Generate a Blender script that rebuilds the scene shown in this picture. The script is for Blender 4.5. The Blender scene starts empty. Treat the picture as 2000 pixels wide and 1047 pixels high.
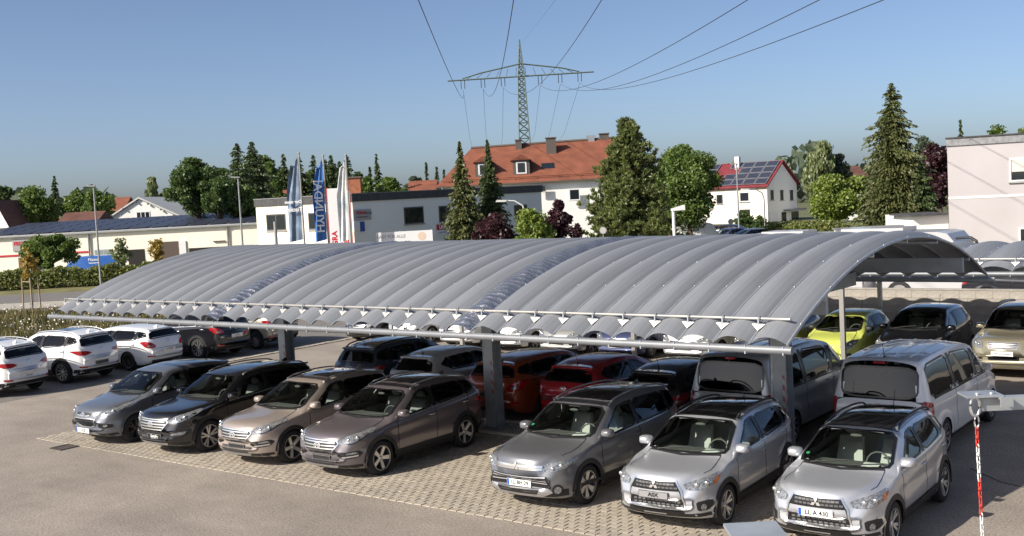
import bpy, bmesh, math, random
import numpy as np
from mathutils import Vector, Matrix
from mathutils.bvhtree import BVHTree
random.seed(7); RNG = np.random.default_rng(7)
S = bpy.context.scene
C = S.collection
R = math.radians
# ------------------------------------------------------------------ camera
IW, IH, FPX, HC = 2000.0, 1047.0, 2167.0, 5.307
def camera_axes(pitch=3.788, roll=3.027, yaw=37.69):
    p, r, y = R(pitch), R(roll), R(yaw)
    fw = Vector((-math.sin(y)*math.cos(p), math.cos(y)*math.cos(p), -math.sin(p)))
    rt = Vector((math.cos(y), math.sin(y), 0)); up = rt.cross(fw)
    return rt*math.cos(r)-up*math.sin(r), rt*math.sin(r)+up*math.cos(r), fw
RT, UP, FW = camera_axes()
CP = Vector((0, 0, HC))
cam = bpy.data.cameras.new('camera'); camo = bpy.data.objects.new('camera', cam); C.objects.link(camo)
camo.matrix_world = Matrix(((RT.x, UP.x, -FW.x, CP.x), (RT.y, UP.y, -FW.y, CP.y), (RT.z, UP.z, -FW.z, CP.z), (0, 0, 0, 1)))
cam.sensor_width = 36.0; cam.sensor_fit = 'HORIZONTAL'; cam.lens = 36.0*FPX/IW; cam.clip_start = .1; cam.clip_end = 6000
S.camera = camo
# ------------------------------------------------------------------ world, sun, exposure
SUN_EL, SUN_DIR = R(33.5), Vector((-.57, -1.4, 0)).normalized()
w = bpy.data.worlds.new('World'); S.world = w; w.use_nodes = True
nt = w.node_tree; bg = nt.nodes['Background']; sky = nt.nodes.new('ShaderNodeTexSky'); sky.sky_type = 'NISHITA'
sky.sun_disc = False; sky.sun_elevation = SUN_EL; sky.sun_rotation = math.atan2(SUN_DIR.x, SUN_DIR.y) % (2*math.pi)
sky.altitude = 1800; sky.air_density = .7; sky.dust_density = 7.0; sky.ozone_density = 1.7
nt.links.new(sky.outputs[0], bg.inputs[0]); bg.inputs[1].default_value = .073
sl = bpy.data.lights.new('sun', 'SUN'); sl.energy = 3.55; sl.angle = R(.53); sl.color = (1, .93, .82)
so = bpy.data.objects.new('sun', sl); C.objects.link(so)
sd = Vector((SUN_DIR.x*math.cos(SUN_EL), SUN_DIR.y*math.cos(SUN_EL), math.sin(SUN_EL)))
so.rotation_euler = sd.to_track_quat('Z', 'Y').to_euler(); so.location = (0, 0, 60)
S.view_settings.view_transform = 'Standard'; S.view_settings.look = 'None'; S.view_settings.gamma = 1.0
S.view_settings.use_curve_mapping = False; S.view_settings.exposure = 1.0

def at(px, py, D):
    """world point at depth D along the view axis behind photo pixel px, py"""
    return CP + (FW*FPX + RT*(px-IW/2) - UP*(py-IH/2))*(D/FPX)
def onz(px, py, z=0.0):
    d = FW*FPX + RT*(px-IW/2) - UP*(py-IH/2)
    return CP + d*((z-HC)/d.z)
# ------------------------------------------------------------------ materials
MATS = {}
def mat(name, col, rough=.6, metal=0.0, coat=0.0, spec=.5, noise=None, bump=None, emit=None):
    """noise=(scale, amount[, detail]) varies the colour, bump=(scale, strength, distance)"""
    if name in MATS: return MATS[name]
    m = bpy.data.materials.new(name); m.use_nodes = True; n = m.node_tree.nodes; l = m.node_tree.links
    b = n['Principled BSDF']; b.inputs['Base Color'].default_value = (*col, 1); b.inputs['Roughness'].default_value = rough
    b.inputs['Metallic'].default_value = metal; b.inputs['Coat Weight'].default_value = coat; b.inputs['Coat Roughness'].default_value = .04
    b.inputs['Specular IOR Level'].default_value = spec
    if noise or bump: tc = n.new('ShaderNodeTexCoord')
    if noise:
        x = n.new('ShaderNodeTexNoise'); x.inputs['Scale'].default_value = noise[0]; x.inputs['Detail'].default_value = noise[2] if len(noise) > 2 else 6
        l.new(tc.outputs['Object'], x.inputs['Vector'])
        r = n.new('ShaderNodeValToRGB'); a = noise[1]
        r.color_ramp.elements[0].position = .3; r.color_ramp.elements[1].position = .7
        r.color_ramp.elements[0].color = (*[c*(1-a) for c in col], 1); r.color_ramp.elements[1].color = (*[min(1, c*(1+a)) for c in col], 1)
        l.new(x.outputs['Fac'], r.inputs[0]); l.new(r.outputs[0], b.inputs['Base Color'])
    if bump:
        x = n.new('ShaderNodeTexNoise'); x.inputs['Scale'].default_value = bump[0]; x.inputs['Detail'].default_value = 4
        l.new(tc.outputs['Object'], x.inputs['Vector'])
        u = n.new('ShaderNodeBump'); u.inputs['Strength'].default_value = bump[1]; u.inputs['Distance'].default_value = bump[2]
        l.new(x.outputs['Fac'], u.inputs['Height']); l.new(u.outputs[0], b.inputs['Normal'])
    if emit: b.inputs['Emission Color'].default_value = (*emit[:3], 1); b.inputs['Emission Strength'].default_value = emit[3]
    MATS[name] = m; return m
def glass(name, tint, fres=1.45, tex=None):
    if name in MATS: return MATS[name]
    m = bpy.data.materials.new(name); m.use_nodes = True; n = m.node_tree.nodes; l = m.node_tree.links
    n.remove(n['Principled BSDF']); out = n['Material Output']
    t = n.new('ShaderNodeBsdfTransparent'); t.inputs[0].default_value = (*tint, 1)
    g = n.new('ShaderNodeBsdfGlossy'); g.inputs['Roughness'].default_value = 0.01; g.inputs['Color'].default_value = (.95, .97, 1, 1)
    f = n.new('ShaderNodeFresnel'); f.inputs[0].default_value = fres
    x = n.new('ShaderNodeMixShader'); l.new(f.outputs[0], x.inputs[0]); l.new(t.outputs[0], x.inputs[1]); l.new(g.outputs[0], x.inputs[2]); l.new(x.outputs[0], out.inputs[0])
    MATS[name] = m; return m
def leafmat(name, c1, c2, trans=.35, scale=1.2):
    if name in MATS: return MATS[name]
    m = bpy.data.materials.new(name); m.use_nodes = True; n = m.node_tree.nodes; l = m.node_tree.links
    n.remove(n['Principled BSDF']); out = n['Material Output']; tc = n.new('ShaderNodeTexCoord')
    x = n.new('ShaderNodeTexNoise'); x.inputs['Scale'].default_value = scale; x.inputs['Detail'].default_value = 5; x.inputs['Roughness'].default_value = .7
    l.new(tc.outputs['Object'], x.inputs['Vector']); r = n.new('ShaderNodeValToRGB')
    r.color_ramp.elements[0].position = .35; r.color_ramp.elements[1].position = .65
    r.color_ramp.elements[0].color = (*c1, 1); r.color_ramp.elements[1].color = (*c2, 1); l.new(x.outputs['Fac'], r.inputs[0])
    d = n.new('ShaderNodeBsdfDiffuse'); t = n.new('ShaderNodeBsdfTranslucent'); g = n.new('ShaderNodeBsdfGlossy'); g.inputs['Roughness'].default_value = .5
    l.new(r.outputs[0], d.inputs[0]); l.new(r.outputs[0], t.inputs[0])
    a = n.new('ShaderNodeMixShader'); a.inputs[0].default_value = trans; l.new(d.outputs[0], a.inputs[1]); l.new(t.outputs[0], a.inputs[2])
    b = n.new('ShaderNodeMixShader'); b.inputs[0].default_value = .04; l.new(a.outputs[0], b.inputs[1]); l.new(g.outputs[0], b.inputs[2]); l.new(b.outputs[0], out.inputs[0])
    MATS[name] = m; return m
# ------------------------------------------------------------------ object helpers
def mesh(name, verts, faces, smooth=False):
    me = bpy.data.meshes.new(name); me.from_pydata([tuple(v) for v in verts], [], faces); me.update()
    if smooth: me.polygons.foreach_set('use_smooth', [True]*len(me.polygons))
    return me
def obj(name, me, m=None, parent=None, loc=None, rot=None):
    o = bpy.data.objects.new(name, me); C.objects.link(o)
    if m is not None and not me.materials: me.materials.append(m)
    if parent is not None: o.parent = parent
    if loc is not None: o.location = loc
    if rot is not None: o.rotation_euler = rot
    return o
def empty(name, loc=(0, 0, 0), rz=0, parent=None):
    o = bpy.data.objects.new(name, None); C.objects.link(o); o.location = loc; o.rotation_euler = (0, 0, rz); o.empty_display_size = .3
    if parent: o.parent = parent
    return o
def tag(o, label=None, cat=None, group=None, kind=None):
    if label: o['label'] = label
    if cat: o['category'] = cat
    if group: o['group'] = group
    if kind: o['kind'] = kind
    return o
class MB:
    """collects boxes, tubes, prisms into one mesh"""
    def __init__(s): s.v = []; s.f = []; s.sm = []
    def add(s, vs, fs, smooth=False):
        o = len(s.v); s.v += [tuple(v) for v in vs]; s.f += [tuple(o+i for i in f) for f in fs]; s.sm += [smooth]*len(fs); return s
    def box(s, x0, x1, y0, y1, z0, z1):
        return s.add([(x, y, z) for z in (z0, z1) for x, y in ((x0, y0), (x1, y0), (x1, y1), (x0, y1))],
                     [(3, 2, 1, 0), (4, 5, 6, 7), (0, 1, 5, 4), (1, 2, 6, 5), (2, 3, 7, 6), (3, 0, 4, 7)])
    def hexa(s, p):   # 8 points, bottom ring then top ring
        return s.add(p, [(3, 2, 1, 0), (4, 5, 6, 7), (0, 1, 5, 4), (1, 2, 6, 5), (2, 3, 7, 6), (3, 0, 4, 7)])
    def tube(s, pts, r, n=8, cap=True, closed=False):
        pts = [Vector(p) for p in pts]; vs = []; fs = []; k = len(pts)
        rs = r if isinstance(r, (list, tuple)) else [r]*k
        for i, p in enumerate(pts):
            a = pts[(i-1) % k] if (closed or i > 0) else p; b = pts[(i+1) % k] if (closed or i < k-1) else p
            t = (b-a).normalized(); u = t.cross(Vector((0, 0, 1)))
            if u.length < 1e-3: u = t.cross(Vector((1, 0, 0)))
            u.normalize(); q = t.cross(u)
            vs += [p+(u*math.cos(j*2*math.pi/n)+q*math.sin(j*2*math.pi/n))*rs[i] for j in range(n)]
        for i in range(k if closed else k-1):
            i2 = (i+1) % k
            fs += [(i*n+j, i*n+(j+1) % n, i2*n+(j+1) % n, i2*n+j) for j in range(n)]
        s.add(vs, fs, True)
        if cap and not closed: s.add([vs[j] for j in range(n)], [tuple(range(n))]); s.add([vs[(k-1)*n+j] for j in range(n)], [tuple(range(n))[::-1]])
        return s
    def prism(s, poly, h0, h1, axis='z'):
        n = len(poly); f = {'z': lambda a, b, h: (a, b, h), 'y': lambda a, b, h: (a, h, b), 'x': lambda a, b, h: (h, a, b)}[axis]
        vs = [f(a, b, h0) for a, b in poly]+[f(a, b, h1) for a, b in poly]
        return s.add(vs, [tuple(range(n))[::-1], tuple(range(n, 2*n))]+[(i, (i+1) % n, n+(i+1) % n, n+i) for i in range(n)])
    def ell(s, c, r, nu=12, nv=8):
        vs = []; fs = []
        for i in range(nv+1):
            t = math.pi*i/nv
            for j in range(nu):
                q = 2*math.pi*j/nu; vs.append((c[0]+r[0]*math.sin(t)*math.cos(q), c[1]+r[1]*math.sin(t)*math.sin(q), c[2]+r[2]*math.cos(t)))
        for i in range(nv):
            for j in range(nu): fs.append((i*nu+j, (i+1)*nu+j, (i+1)*nu+(j+1) % nu, i*nu+(j+1) % nu))
        return s.add(vs, fs, True)
    def me(s, name):
        m = bpy.data.meshes.new(name); m.from_pydata(s.v, [], s.f); m.update()
        m.polygons.foreach_set('use_smooth', s.sm); return m
    def build(s, name, m, parent=None, loc=None, rot=None): return obj(name, s.me(name), m, parent, loc, rot)
_TXT = {}
def text_mesh(txt, size=1.0, extrude=0.0, bold=0.0, align='CENTER'):
    k = (txt, size, extrude, bold, align)
    if k in _TXT: return _TXT[k]
    c = bpy.data.curves.new('t', 'FONT'); c.body = txt; c.size = size; c.extrude = extrude; c.offset = bold; c.align_x = align; c.align_y = 'CENTER'
    c.resolution_u = 3
    o = bpy.data.objects.new('t', c); C.objects.link(o); dg = bpy.context.evaluated_depsgraph_get()
    me = bpy.data.meshes.new_from_object(o.evaluated_get(dg)); bpy.data.objects.remove(o); bpy.data.curves.remove(c)
    me.materials.clear(); _TXT[k] = me; return me
def letters(name, txt, size, m, parent, loc, rot, bold=0.0, align='CENTER', sx=1.0):
    o = bpy.data.objects.new(name, text_mesh(txt, size, 0.002, bold, align)); C.objects.link(o)
    if not o.data.materials: o.data.materials.append(None)
    o.material_slots[0].link = 'OBJECT'; o.material_slots[0].material = m
    o.parent = parent; o.location = loc; o.rotation_euler = rot; o.scale = (sx, 1, 1); return o
def copy_tree(o, parent=None):
    c = o.copy(); C.objects.link(c); c.parent = parent
    for ch in list(o.children): copy_tree(ch, c)
    return c
# ------------------------------------------------------------------ ground, lot, paving
M_asph = mat('asphalt', (.262, .226, .19),   .93, noise=(.45, .15), bump=(260, .6, .006))
def speckle(m, scale, lo, hi):
    n = m.node_tree.nodes; l = m.node_tree.links; b = n['Principled BSDF']; old = b.inputs['Base Color'].links[0].from_socket
    tc = n.new('ShaderNodeTexCoord'); v = n.new('ShaderNodeTexNoise'); v.inputs['Scale'].default_value = scale; v.inputs['Detail'].default_value = 2
    l.new(tc.outputs['Object'], v.inputs['Vector']); r = n.new('ShaderNodeMapRange'); r.inputs[1].default_value = .3; r.inputs[2].default_value = .7; r.inputs[3].default_value = lo; r.inputs[4].default_value = hi
    l.new(v.outputs['Fac'], r.inputs[0]); x = n.new('ShaderNodeMix'); x.data_type = 'RGBA'; x.blend_type = 'MULTIPLY'; x.inputs['Factor'].default_value = 1
    l.new(old, x.inputs['A']); l.new(r.outputs[0], x.inputs['B']); l.new(x.outputs['Result'], b.inputs['Base Color'])
speckle(M_asph, 26, .66, 1.34); speckle(M_asph, 2.4, .93, 1.05)
def streaks(m, sc, lo, hi, detail=4):
    n = m.node_tree.nodes; l = m.node_tree.links; b = n['Principled BSDF']; old = b.inputs['Base Color'].links[0].from_socket; g = n.new('ShaderNodeNewGeometry'); mp = n.new('ShaderNodeMapping'); mp.inputs['Scale'].default_value = sc; v = n.new('ShaderNodeTexNoise'); v.inputs['Scale'].default_value = 1; v.inputs['Detail'].default_value = detail
    l.new(g.outputs['Position'], mp.inputs[0]); l.new(mp.outputs[0], v.inputs['Vector']); r = n.new('ShaderNodeMapRange'); r.inputs[1].default_value = .3; r.inputs[2].default_value = .7; r.inputs[3].default_value = lo; r.inputs[4].default_value = hi; l.new(v.outputs['Fac'], r.inputs[0])
    x = n.new('ShaderNodeMix'); x.data_type = 'RGBA'; x.blend_type = 'MULTIPLY'; x.inputs['Factor'].default_value = 1; l.new(old, x.inputs['A']); l.new(r.outputs[0], x.inputs['B']); l.new(x.outputs['Result'], b.inputs['Base Color'])
streaks(M_asph, (.22, 1.1, 1), .90, 1.08)
M_grassland = mat('grassland', (.10, .105, .045), .95, noise=(.15, .35))
def sheet(name, pts, z, m, kind='structure', parent=None):
    o = obj(name, mesh(name, [(x, y, z) for x, y in pts], [tuple(range(len(pts)))]), m, parent)
    if kind: o['kind'] = kind
    return o
sheet('ground', [(-3000, -800), (3000, -800), (3000, 4000), (-3000, 4000)], -.02, M_grassland)
lot = sheet('parking_lot', [(-39.5, -12), (14, -12), (14, 36.3), (-39.5, 36.3)], 0, M_asph)
# cobbled kerb line and grey paving of the left-hand bays
M_gpave = mat('grey_paving', (.165, .152, .138), .9, noise=(2.5, .2), bump=(30, .4, .01))
sheet('left_bay_paving', [(-39.4, 12), (-31.75, 12), (-31.75, 36), (-39.4, 36)], .004, M_gpave)
M_cob = mat('cobble', (.36, .32, .26), .9, noise=(14, .25))
kb = empty('kerb_line'); kb['kind'] = 'structure'
cme = MB().box(-.07, .07, -.11, .11, 0, .035).me('cobble_stone')
for i in range(52):
    for j in range(2): obj('kerb_stone', cme, M_cob, kb, (-31.66+.15*j, 23.6+i*.235+random.uniform(-.01, .01), -.008+random.uniform(0, .012)))
# concrete block paving under the front row
M_pav = mat('paver_concrete', (.335, .292, .235), .92, noise=(.9, .13), bump=(90, .35, .004))
speckle(M_pav, 38, .86, 1.12)
def stone_tone(m, scale, lo, hi):
    n = m.node_tree.nodes; l = m.node_tree.links; b = n['Principled BSDF']; old = b.inputs['Base Color'].links[0].from_socket; g = n.new('ShaderNodeNewGeometry'); v = n.new('ShaderNodeTexVoronoi'); v.inputs['Scale'].default_value = scale; l.new(g.outputs['Position'], v.inputs['Vector'])
    r = n.new('ShaderNodeMapRange'); r.inputs[3].default_value = lo; r.inputs[4].default_value = hi; l.new(v.outputs['Color'], r.inputs[0]); x = n.new('ShaderNodeMix'); x.data_type = 'RGBA'; x.blend_type = 'MULTIPLY'; x.inputs['Factor'].default_value = 1; l.new(old, x.inputs['A']); l.new(r.outputs[0], x.inputs['B']); l.new(x.outputs['Result'], b.inputs['Base Color'])
stone_tone(M_pav, 5.5, .86, 1.12)
M_joint = mat('joint_sand', (.155, .13, .10), .95)
PX0, PX1, PY0, PY1, PW, PD = -25.6, -6.3, 13.9, 18.95, .2, .16
paving = sheet('paving', [(PX0, PY0), (PX1, PY0), (PX1, PY1), (PX0, PY1)], .004, M_joint)
def paver_geo(w, d, h=.016, g=.006, b=.007):
    a, c = w/2-g, d/2-.0015
    return ([(-a, -c, 0), (a, -c, 0), (a, c, 0), (-a, c, 0), (-a+b, -c+.004, h), (a-b, -c+.004, h), (a-b, c-.004, h), (-a+b, c-.004, h)],
            [(4, 5, 6, 7), (0, 1, 5, 4), (1, 2, 6, 5), (2, 3, 7, 6), (3, 0, 4, 7)])
pv, pf = paver_geo(PW, PD); pme = mesh('paver', pv, pf)
def inview(p):
    d = Vector(p)-CP; z = d.dot(FW); return (IW/2+FPX*d.dot(RT)/z, IH/2-FPX*d.dot(UP)/z)
CARBOX = [(x-1.0, x+1.1, 14.6, 19.5) for x in (-23.65, -21.1, -18.5, -16.05, -11.35, -8.77, -6.25)]
pl = []
ny = int((PY1-PY0)/PD); nx = int((PX1-PX0)/PW)
for j in range(ny):
    for i in range(nx):
        x = PX0+(i+.5+(.5 if j % 2 else 0))*PW; y = PY0+(j+.5)*PD
        if x > PX1-.1: continue
        u, v = inview((x, y, 0)); vis = 0 < u < IW and 0 < v < IH-4 and not any(a < x < b and c < y < d for a, b, c, d in CARBOX)
        pl.append((math.hypot(x, y) if vis else 999, x, y))
pl.sort(); av = []; af = []
for k, (dd, x, y) in enumerate(pl):
    dz = random.uniform(-.0025, .0025); rz = random.uniform(-.012, .012)
    if k < 300 and dd < 900: obj('paver', pme, M_pav, paving, (x, y, .004+dz), (random.uniform(-.012, .012), random.uniform(-.012, .012), rz))
    else:
        o = len(av); av += [(x+a, y+b, .004+c+dz) for a, b, c in pv]; af += [tuple(o+q for q in f) for f in pf]
tag(obj('pavers', mesh('pavers', av, af), M_pav, paving), kind='stuff')
M_edge = mat('edging_concrete', (.42, .38, .31), .9, noise=(6, .15))
# gravel strip with kerbs round the posts
M_grav = mat('gravel', (.27, .25, .22), .95, noise=(25, .35))
gs = sheet('gravel_strip', [(-25.6, 19.0), (-6.3, 19.0), (-6.3, 20.05), (-25.6, 20.05)], .012, M_grav)
gv = []; gf = []
for i in range(9000):
    x, y, r = random.uniform(-25.5, -6.4), random.uniform(19.08, 19.98), random.uniform(.012, .03)
    if x < -19 and random.random() < .5: x = random.uniform(-19, -7)
    o = len(gv); a = random.uniform(0, 6.3)
    gv += [(x+r*math.cos(a+q*2.09), y+r*math.sin(a+q*2.09), .008) for q in range(3)]+[(x, y, .012+r)]; gf += [(o, o+1, o+3), (o+1, o+2, o+3), (o+2, o, o+3)]
tag(obj('gravel_stones', mesh('gravel_stones', gv, gf), mat('gravel_stone', (.33, .31, .28), .9, noise=(9, .4)), gs), kind='stuff')
kme = MB().box(-.495, .495, -.04, .04, 0, .07).me('kerb')
for i in range(19):
    for y in (18.98, 20.08): obj('kerb_stone', kme, M_edge, gs, (-25.1+i*1.0, y, 0))
# drain grate
dg = empty('drain_grate', onz(127, 874)); tag(dg, 'square iron drain grate set in the asphalt beside the paving', 'drain grate')
M_iron = mat('cast_iron', (.05, .04, .035), .7)
b = MB(); b.box(-.25, .25, -.25, -.2, .004, .018).box(-.25, .25, .2, .25, .004, .018).box(-.25, -.2, -.2, .2, .004, .018).box(.2, .25, -.2, .2, .004, .018)
b.build('frame', M_iron, dg)
for i in range(5): MB().box(-.2, .2, -.17+i*.08, -.13+i*.08, .004, .015).build('bar', M_iron, dg)
# asphalt seam at the right
MB().tube([(-5.6, 20.3, .001), (-4.9, 19.6, .001), (-3.4, 19.0, .001), (-1.5, 18.6, .001)], .012, 5).build('asphalt_seam', mat('seam_tar', (.05, .045, .04), .7), lot)

# ------------------------------------------------------------------ carports
M_roof = mat('galvanised_sheet', (.222, .232, .25), .5, metal=.15, noise=(.5, .06))
streaks(M_roof, (5.5, .28, .28), .88, 1.08, 6); streaks(M_roof, (.5, .5, .5), .93, 1.05)
M_galv = mat('galvanised_steel', (.42, .44, .46), .45, metal=.6, noise=(7, .18))
M_strut = mat('steel_blue_grey', (.33, .36, .39), .5, metal=.3, noise=(4, .12))
M_foil = mat('crumpled_foil', (.6, .6, .61), .2, metal=.9, bump=(9, .5, .05))
M_gut = mat('gutter_zinc', (.19, .20, .215), .5, metal=.25, noise=(5, .08))
M_alu = mat('aluminium', (.34, .33, .31), .4, metal=.35)
M_screw = mat('screw_head', (.75, .75, .75), .3, metal=.8)
def stripe_mat():
    m = bpy.data.materials.new('hazard_stripe'); m.use_nodes = True; n = m.node_tree.nodes; l = m.node_tree.links
    tc = n.new('ShaderNodeTexCoord'); v = n.new('ShaderNodeTexWave'); v.bands_direction = 'DIAGONAL'; v.inputs['Scale'].default_value = 2.9; r = n.new('ShaderNodeValToRGB')
    r.color_ramp.interpolation = 'CONSTANT'; r.color_ramp.elements[0].color = (.42, .41, .39, 1); r.color_ramp.elements[1].color = (.33, .11, .08, 1); r.color_ramp.elements[1].position = .5
    l.new(tc.outputs['Object'], v.inputs['Vector']); l.new(v.outputs['Fac'], r.inputs[0]); l.new(r.outputs[0], n['Principled BSDF'].inputs['Base Color']); return m
M_haz = stripe_mat()
class Arch:
    def __init__(s, y0, y1, ze, rise):
        s.y0, s.y1, s.ze = y0, y1, ze; s.ym = (y0+y1)/2; h = (y1-y0)/2; s.R = (h*h+rise*rise)/(2*rise); s.zc = ze+rise-s.R; s.a = math.asin(h/s.R)
    def pt(s, t, off=0.0):      # t 0..1 from front eave to back eave, off = outwards
        q = -s.a+2*s.a*t; return (s.ym+(s.R+off)*math.sin(q), s.zc+(s.R+off)*math.cos(q))
    def t(s, y): return (math.asin((y-s.ym)/s.R)+s.a)/(2*s.a)
def bay_mesh(name, A, bw, bulge, nt=44, ns=29, foil=False):
    vs = []; fs = []; rs = random.Random(3)
    for i in range(nt+1):
        for j in range(ns):
            q = j/(ns-1); x = (q-.5)*bw; o = bulge*(1-(2*q-1)**2)
            if foil: o += .02*math.sin(i*1.55+1.3*math.sin(q*4)+.7*math.sin(i*.13))+.008*math.sin(i*.37+q*9)
            else: o += .0011*(1 if j % 4 < 2 else -1)
            y, z = A.pt(i/nt, o); vs.append((x+(rs.uniform(-.004, .004) if foil and 0 < j < ns-1 else 0), y, z))
    for i in range(nt):
        for j in range(ns-1): a = i*ns+j; fs.append((a, a+1, a+ns+1, a+ns))
    return mesh(name, vs, fs, True)
def rib_line(A, x, off, r, nt=40, n=6): return MB().tube([(x, *A.pt(i/nt, off)) for i in range(nt+1)], r, n)
def carport(name, label, A, x0, nb, bw, bulge, foils, beams_x, beams_y, posts):
    root = empty(name, (x0, A.ym, 0)); tag(root, label, 'carport')
    inv = Matrix.Translation((-x0, -A.ym, 0))
    def put(n, mb, m, par=root):
        me = mb.me(n); me.transform(inv); return obj(n, me, m, par)
    me = bay_mesh('roof_panel', A, bw, bulge); me.transform(Matrix.Translation((0, -A.ym, 0)))
    fm = bay_mesh('foil_panel', A, bw, bulge*.95, nt=300, ns=13, foil=True); fm.transform(Matrix.Translation((0, -A.ym, 0)))
    sm = MB().tube([(0, A.pt(i/40, .012)[0]-A.ym, A.pt(i/40, .012)[1]) for i in range(41)], .017, 6).me('seam_rib')
    scr = MB()
    for t in np.linspace(.05, .95, 9): y, z = A.pt(float(t), .03); scr.ell((0, y-A.ym, z), (.011, .011, .011), 6, 4)
    scm = scr.me('screw_row')
    clip = MB().box(-.025, .025, -.062, .062, -.055, .068).me('gutter_clip')
    yg, zg_ = A.pt(0, -.06); yb, zb = A.pt(1, -.06)
    tp = A.t(A.y0+.31); yp, zp = A.pt(tp, 0)
    hook = MB().prism([(-.02, 0), (.02, 0), (.012, .19), (-.012, .19)], -.01, .01, 'x').tube([(0, 0, .19), (0, .04, .225), (0, .08, .19)], .01, 5).me('guard_bracket')
    plate = MB().prism([(-.105, .085), (.105, .085), (0, -.015)], -.006, .006, 'y').me('guard_plate')
    for k in range(nb):
        f = k in foils
        o = obj('foil_panel' if f else 'roof_panel', fm if f else me, M_foil if f else M_roof, root, (-(k+.5)*bw, 0, 0))
        if f: o['label'] = 'shiny crumpled foil strip closing the gap between roof sections'
    for k in range(nb+1):
        x = -k*bw
        s = obj('seam_rib', sm, M_galv, root, (x, 0, 0)); obj('screw_row', scm, M_screw, s)
        g = obj('gutter_bracket', clip, M_strut, root, (x-.02, A.y0-A.ym-.06, A.ze-.07)); g.scale = (.35, 1, 1)
        if 0 < k:
            h = obj('guard_bracket', hook, M_strut, root, (x+.004, yp-A.ym, zp)); obj('guard_plate', plate, M_alu, h, (0, -.035, .03), (R(-25), 0, 0))
    xe = x0-nb*bw
    put('gutter', MB().tube([(x0+.1, A.y0-.07, A.ze-.06), (xe-.12, A.y0-.07, A.ze-.06)], .058, 14), M_gut)['label'] = 'round front gutter pipe'
    put('gutter', MB().tube([(x0+.1, A.y1+.07, A.ze-.06), (xe-.12, A.y1+.07, A.ze-.06)], .058, 14), M_strut)
    put('snow_guard', MB().tube([(x0-.1, yp+.06, zp+.18), (xe-.1, yp+.06, zp+.18)], .024, 8), M_alu)
    for x in (x0, xe): put('end_trim', rib_line(A, x, 0, .022), M_galv)
    for t in (.14, .34, .5, .66, .86):
        y, z = A.pt(t, -.06); put('purlin', MB().tube([(x0, y, z), (xe, y, z)], .035, 8), M_galv)
    for y in beams_y:
        zt_ = A.pt(A.t(y), -.09)[1]; put('girder', MB().box(xe+.05, x0-.06, y-.05, y+.05, zt_-.30, zt_), M_strut)
    for x in beams_x:
        put('cross_arm', MB().box(x-.09, x+.09, beams_y[0]+.05, beams_y[-1]-.05, A.ze-.02, A.ze+.26), M_strut)
    for (x, y, ztop, kind) in posts:
        if kind == 'H':
            b = MB(); w, d, tf = .13, .16, .022
            b.box(x-w, x+w, y-d, y-d+tf, 0, ztop).box(x-w, x+w, y+d-tf, y+d, 0, ztop).box(x-.012, x+.012, y-d+tf, y+d-tf, 0, ztop)
            po = put('post', b, M_strut)
            put('hazard_strip', MB().box(x+w+.001, x+w+.003, y-d+.002, y-d+tf-.002, .85, 1.75), M_haz, po)
            put('hazard_strip', MB().box(x+.055, x+.10, y-d-.003, y-d-.001, .75, 1.65), M_haz, po)
            put('down_pipe', MB().tube([(x-.2, y-.04, ztop), (x-.2, y-.04, .3), (x-.2, y-.1, .12), (x-.2, y-.2, .05)], .05, 10), M_galv, po)
            put('base_plate', MB().box(x-.22, x+.22, y-.24, y+.24, .012, .035), M_galv, po)
        else:
            po = put('post', MB().box(x-.06, x+.06, y-.06, y+.06, 0, ztop), M_alu if kind == 'W' else M_galv)
            if kind != 'W': put('hazard_strip', MB().box(x-.03, x+.03, y-.064, y-.061, .25, 1.2), M_haz, po)
            put('base_plate', MB().box(x-.12, x+.12, y-.12, y+.12, .002, .02), M_galv, po)
    return root
A1 = Arch(14.48, 24.95, 3.0, 1.17)
carport('carport', 'long grey arched carport with ribbed roof bays over two rows of cars', A1, -6.405, 33, .5735, .125, (10, 22),
        (-8.76, -15.8, -22.84), (16.1, 23.3), [(x, 19.55, 3.0, 'H') for x in (-8.76, -15.8, -22.84)])
A2 = Arch(28.4, 34.0, 2.83, .42)
carport('carport', 'low arched carport roof against the block wall, half hidden behind the long one', A2, 6.0, 38, .85, .13, (14, 28),
        (), (29.0, 33.4), [(x, 28.95, 2.75, 'W') for x in (-24.7, -17.8, -11.2, -4.2, 2.8)]+[(x, 33.6, 2.75, 'G') for x in (-26, -18.8, -11.8, -4.6, 2.4)])
# ------------------------------------------------------------------ block wall behind the back row
wall = empty('block_wall', (-12, 36.4, 0)); tag(wall, 'low grey concrete block wall behind the back row of cars', 'wall')
M_blk = mat('concrete_block', (.35, .32, .28), .92, noise=(3, .16), bump=(40, .4, .01)); speckle(M_blk, 20, .85, 1.12)
MB().box(-20, 17, .02, .2, 0, 1.52).build('wall_core', mat('mortar', (.17, .16, .15), .95), wall)
bme = MB().box(-.247, .247, -.0, .018, -.122, .122).me('block'); nb_ = 0; bl = []; rest = MB()
for r_ in range(6):
    for i in range(74):
        x = -19.75+i*.5+(.25 if r_ % 2 else 0); z = .13+r_*.252
        u, v = inview((x-12, 36.4, z))
        (bl if 0 < u < IW else []).append((x, z))
        if not (0 < u < IW): rest.box(x-.247, x+.247, 0, .018, z-.122, z+.122)
for x, z in bl: obj('block', bme, M_blk, wall, (x, random.uniform(-.006, .004), z))
tag(rest.build('blocks', M_blk, wall), kind='stuff')
MB().box(-20, 17, -.01, .24, 1.525, 1.56).build('coping', M_blk, wall)
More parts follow.
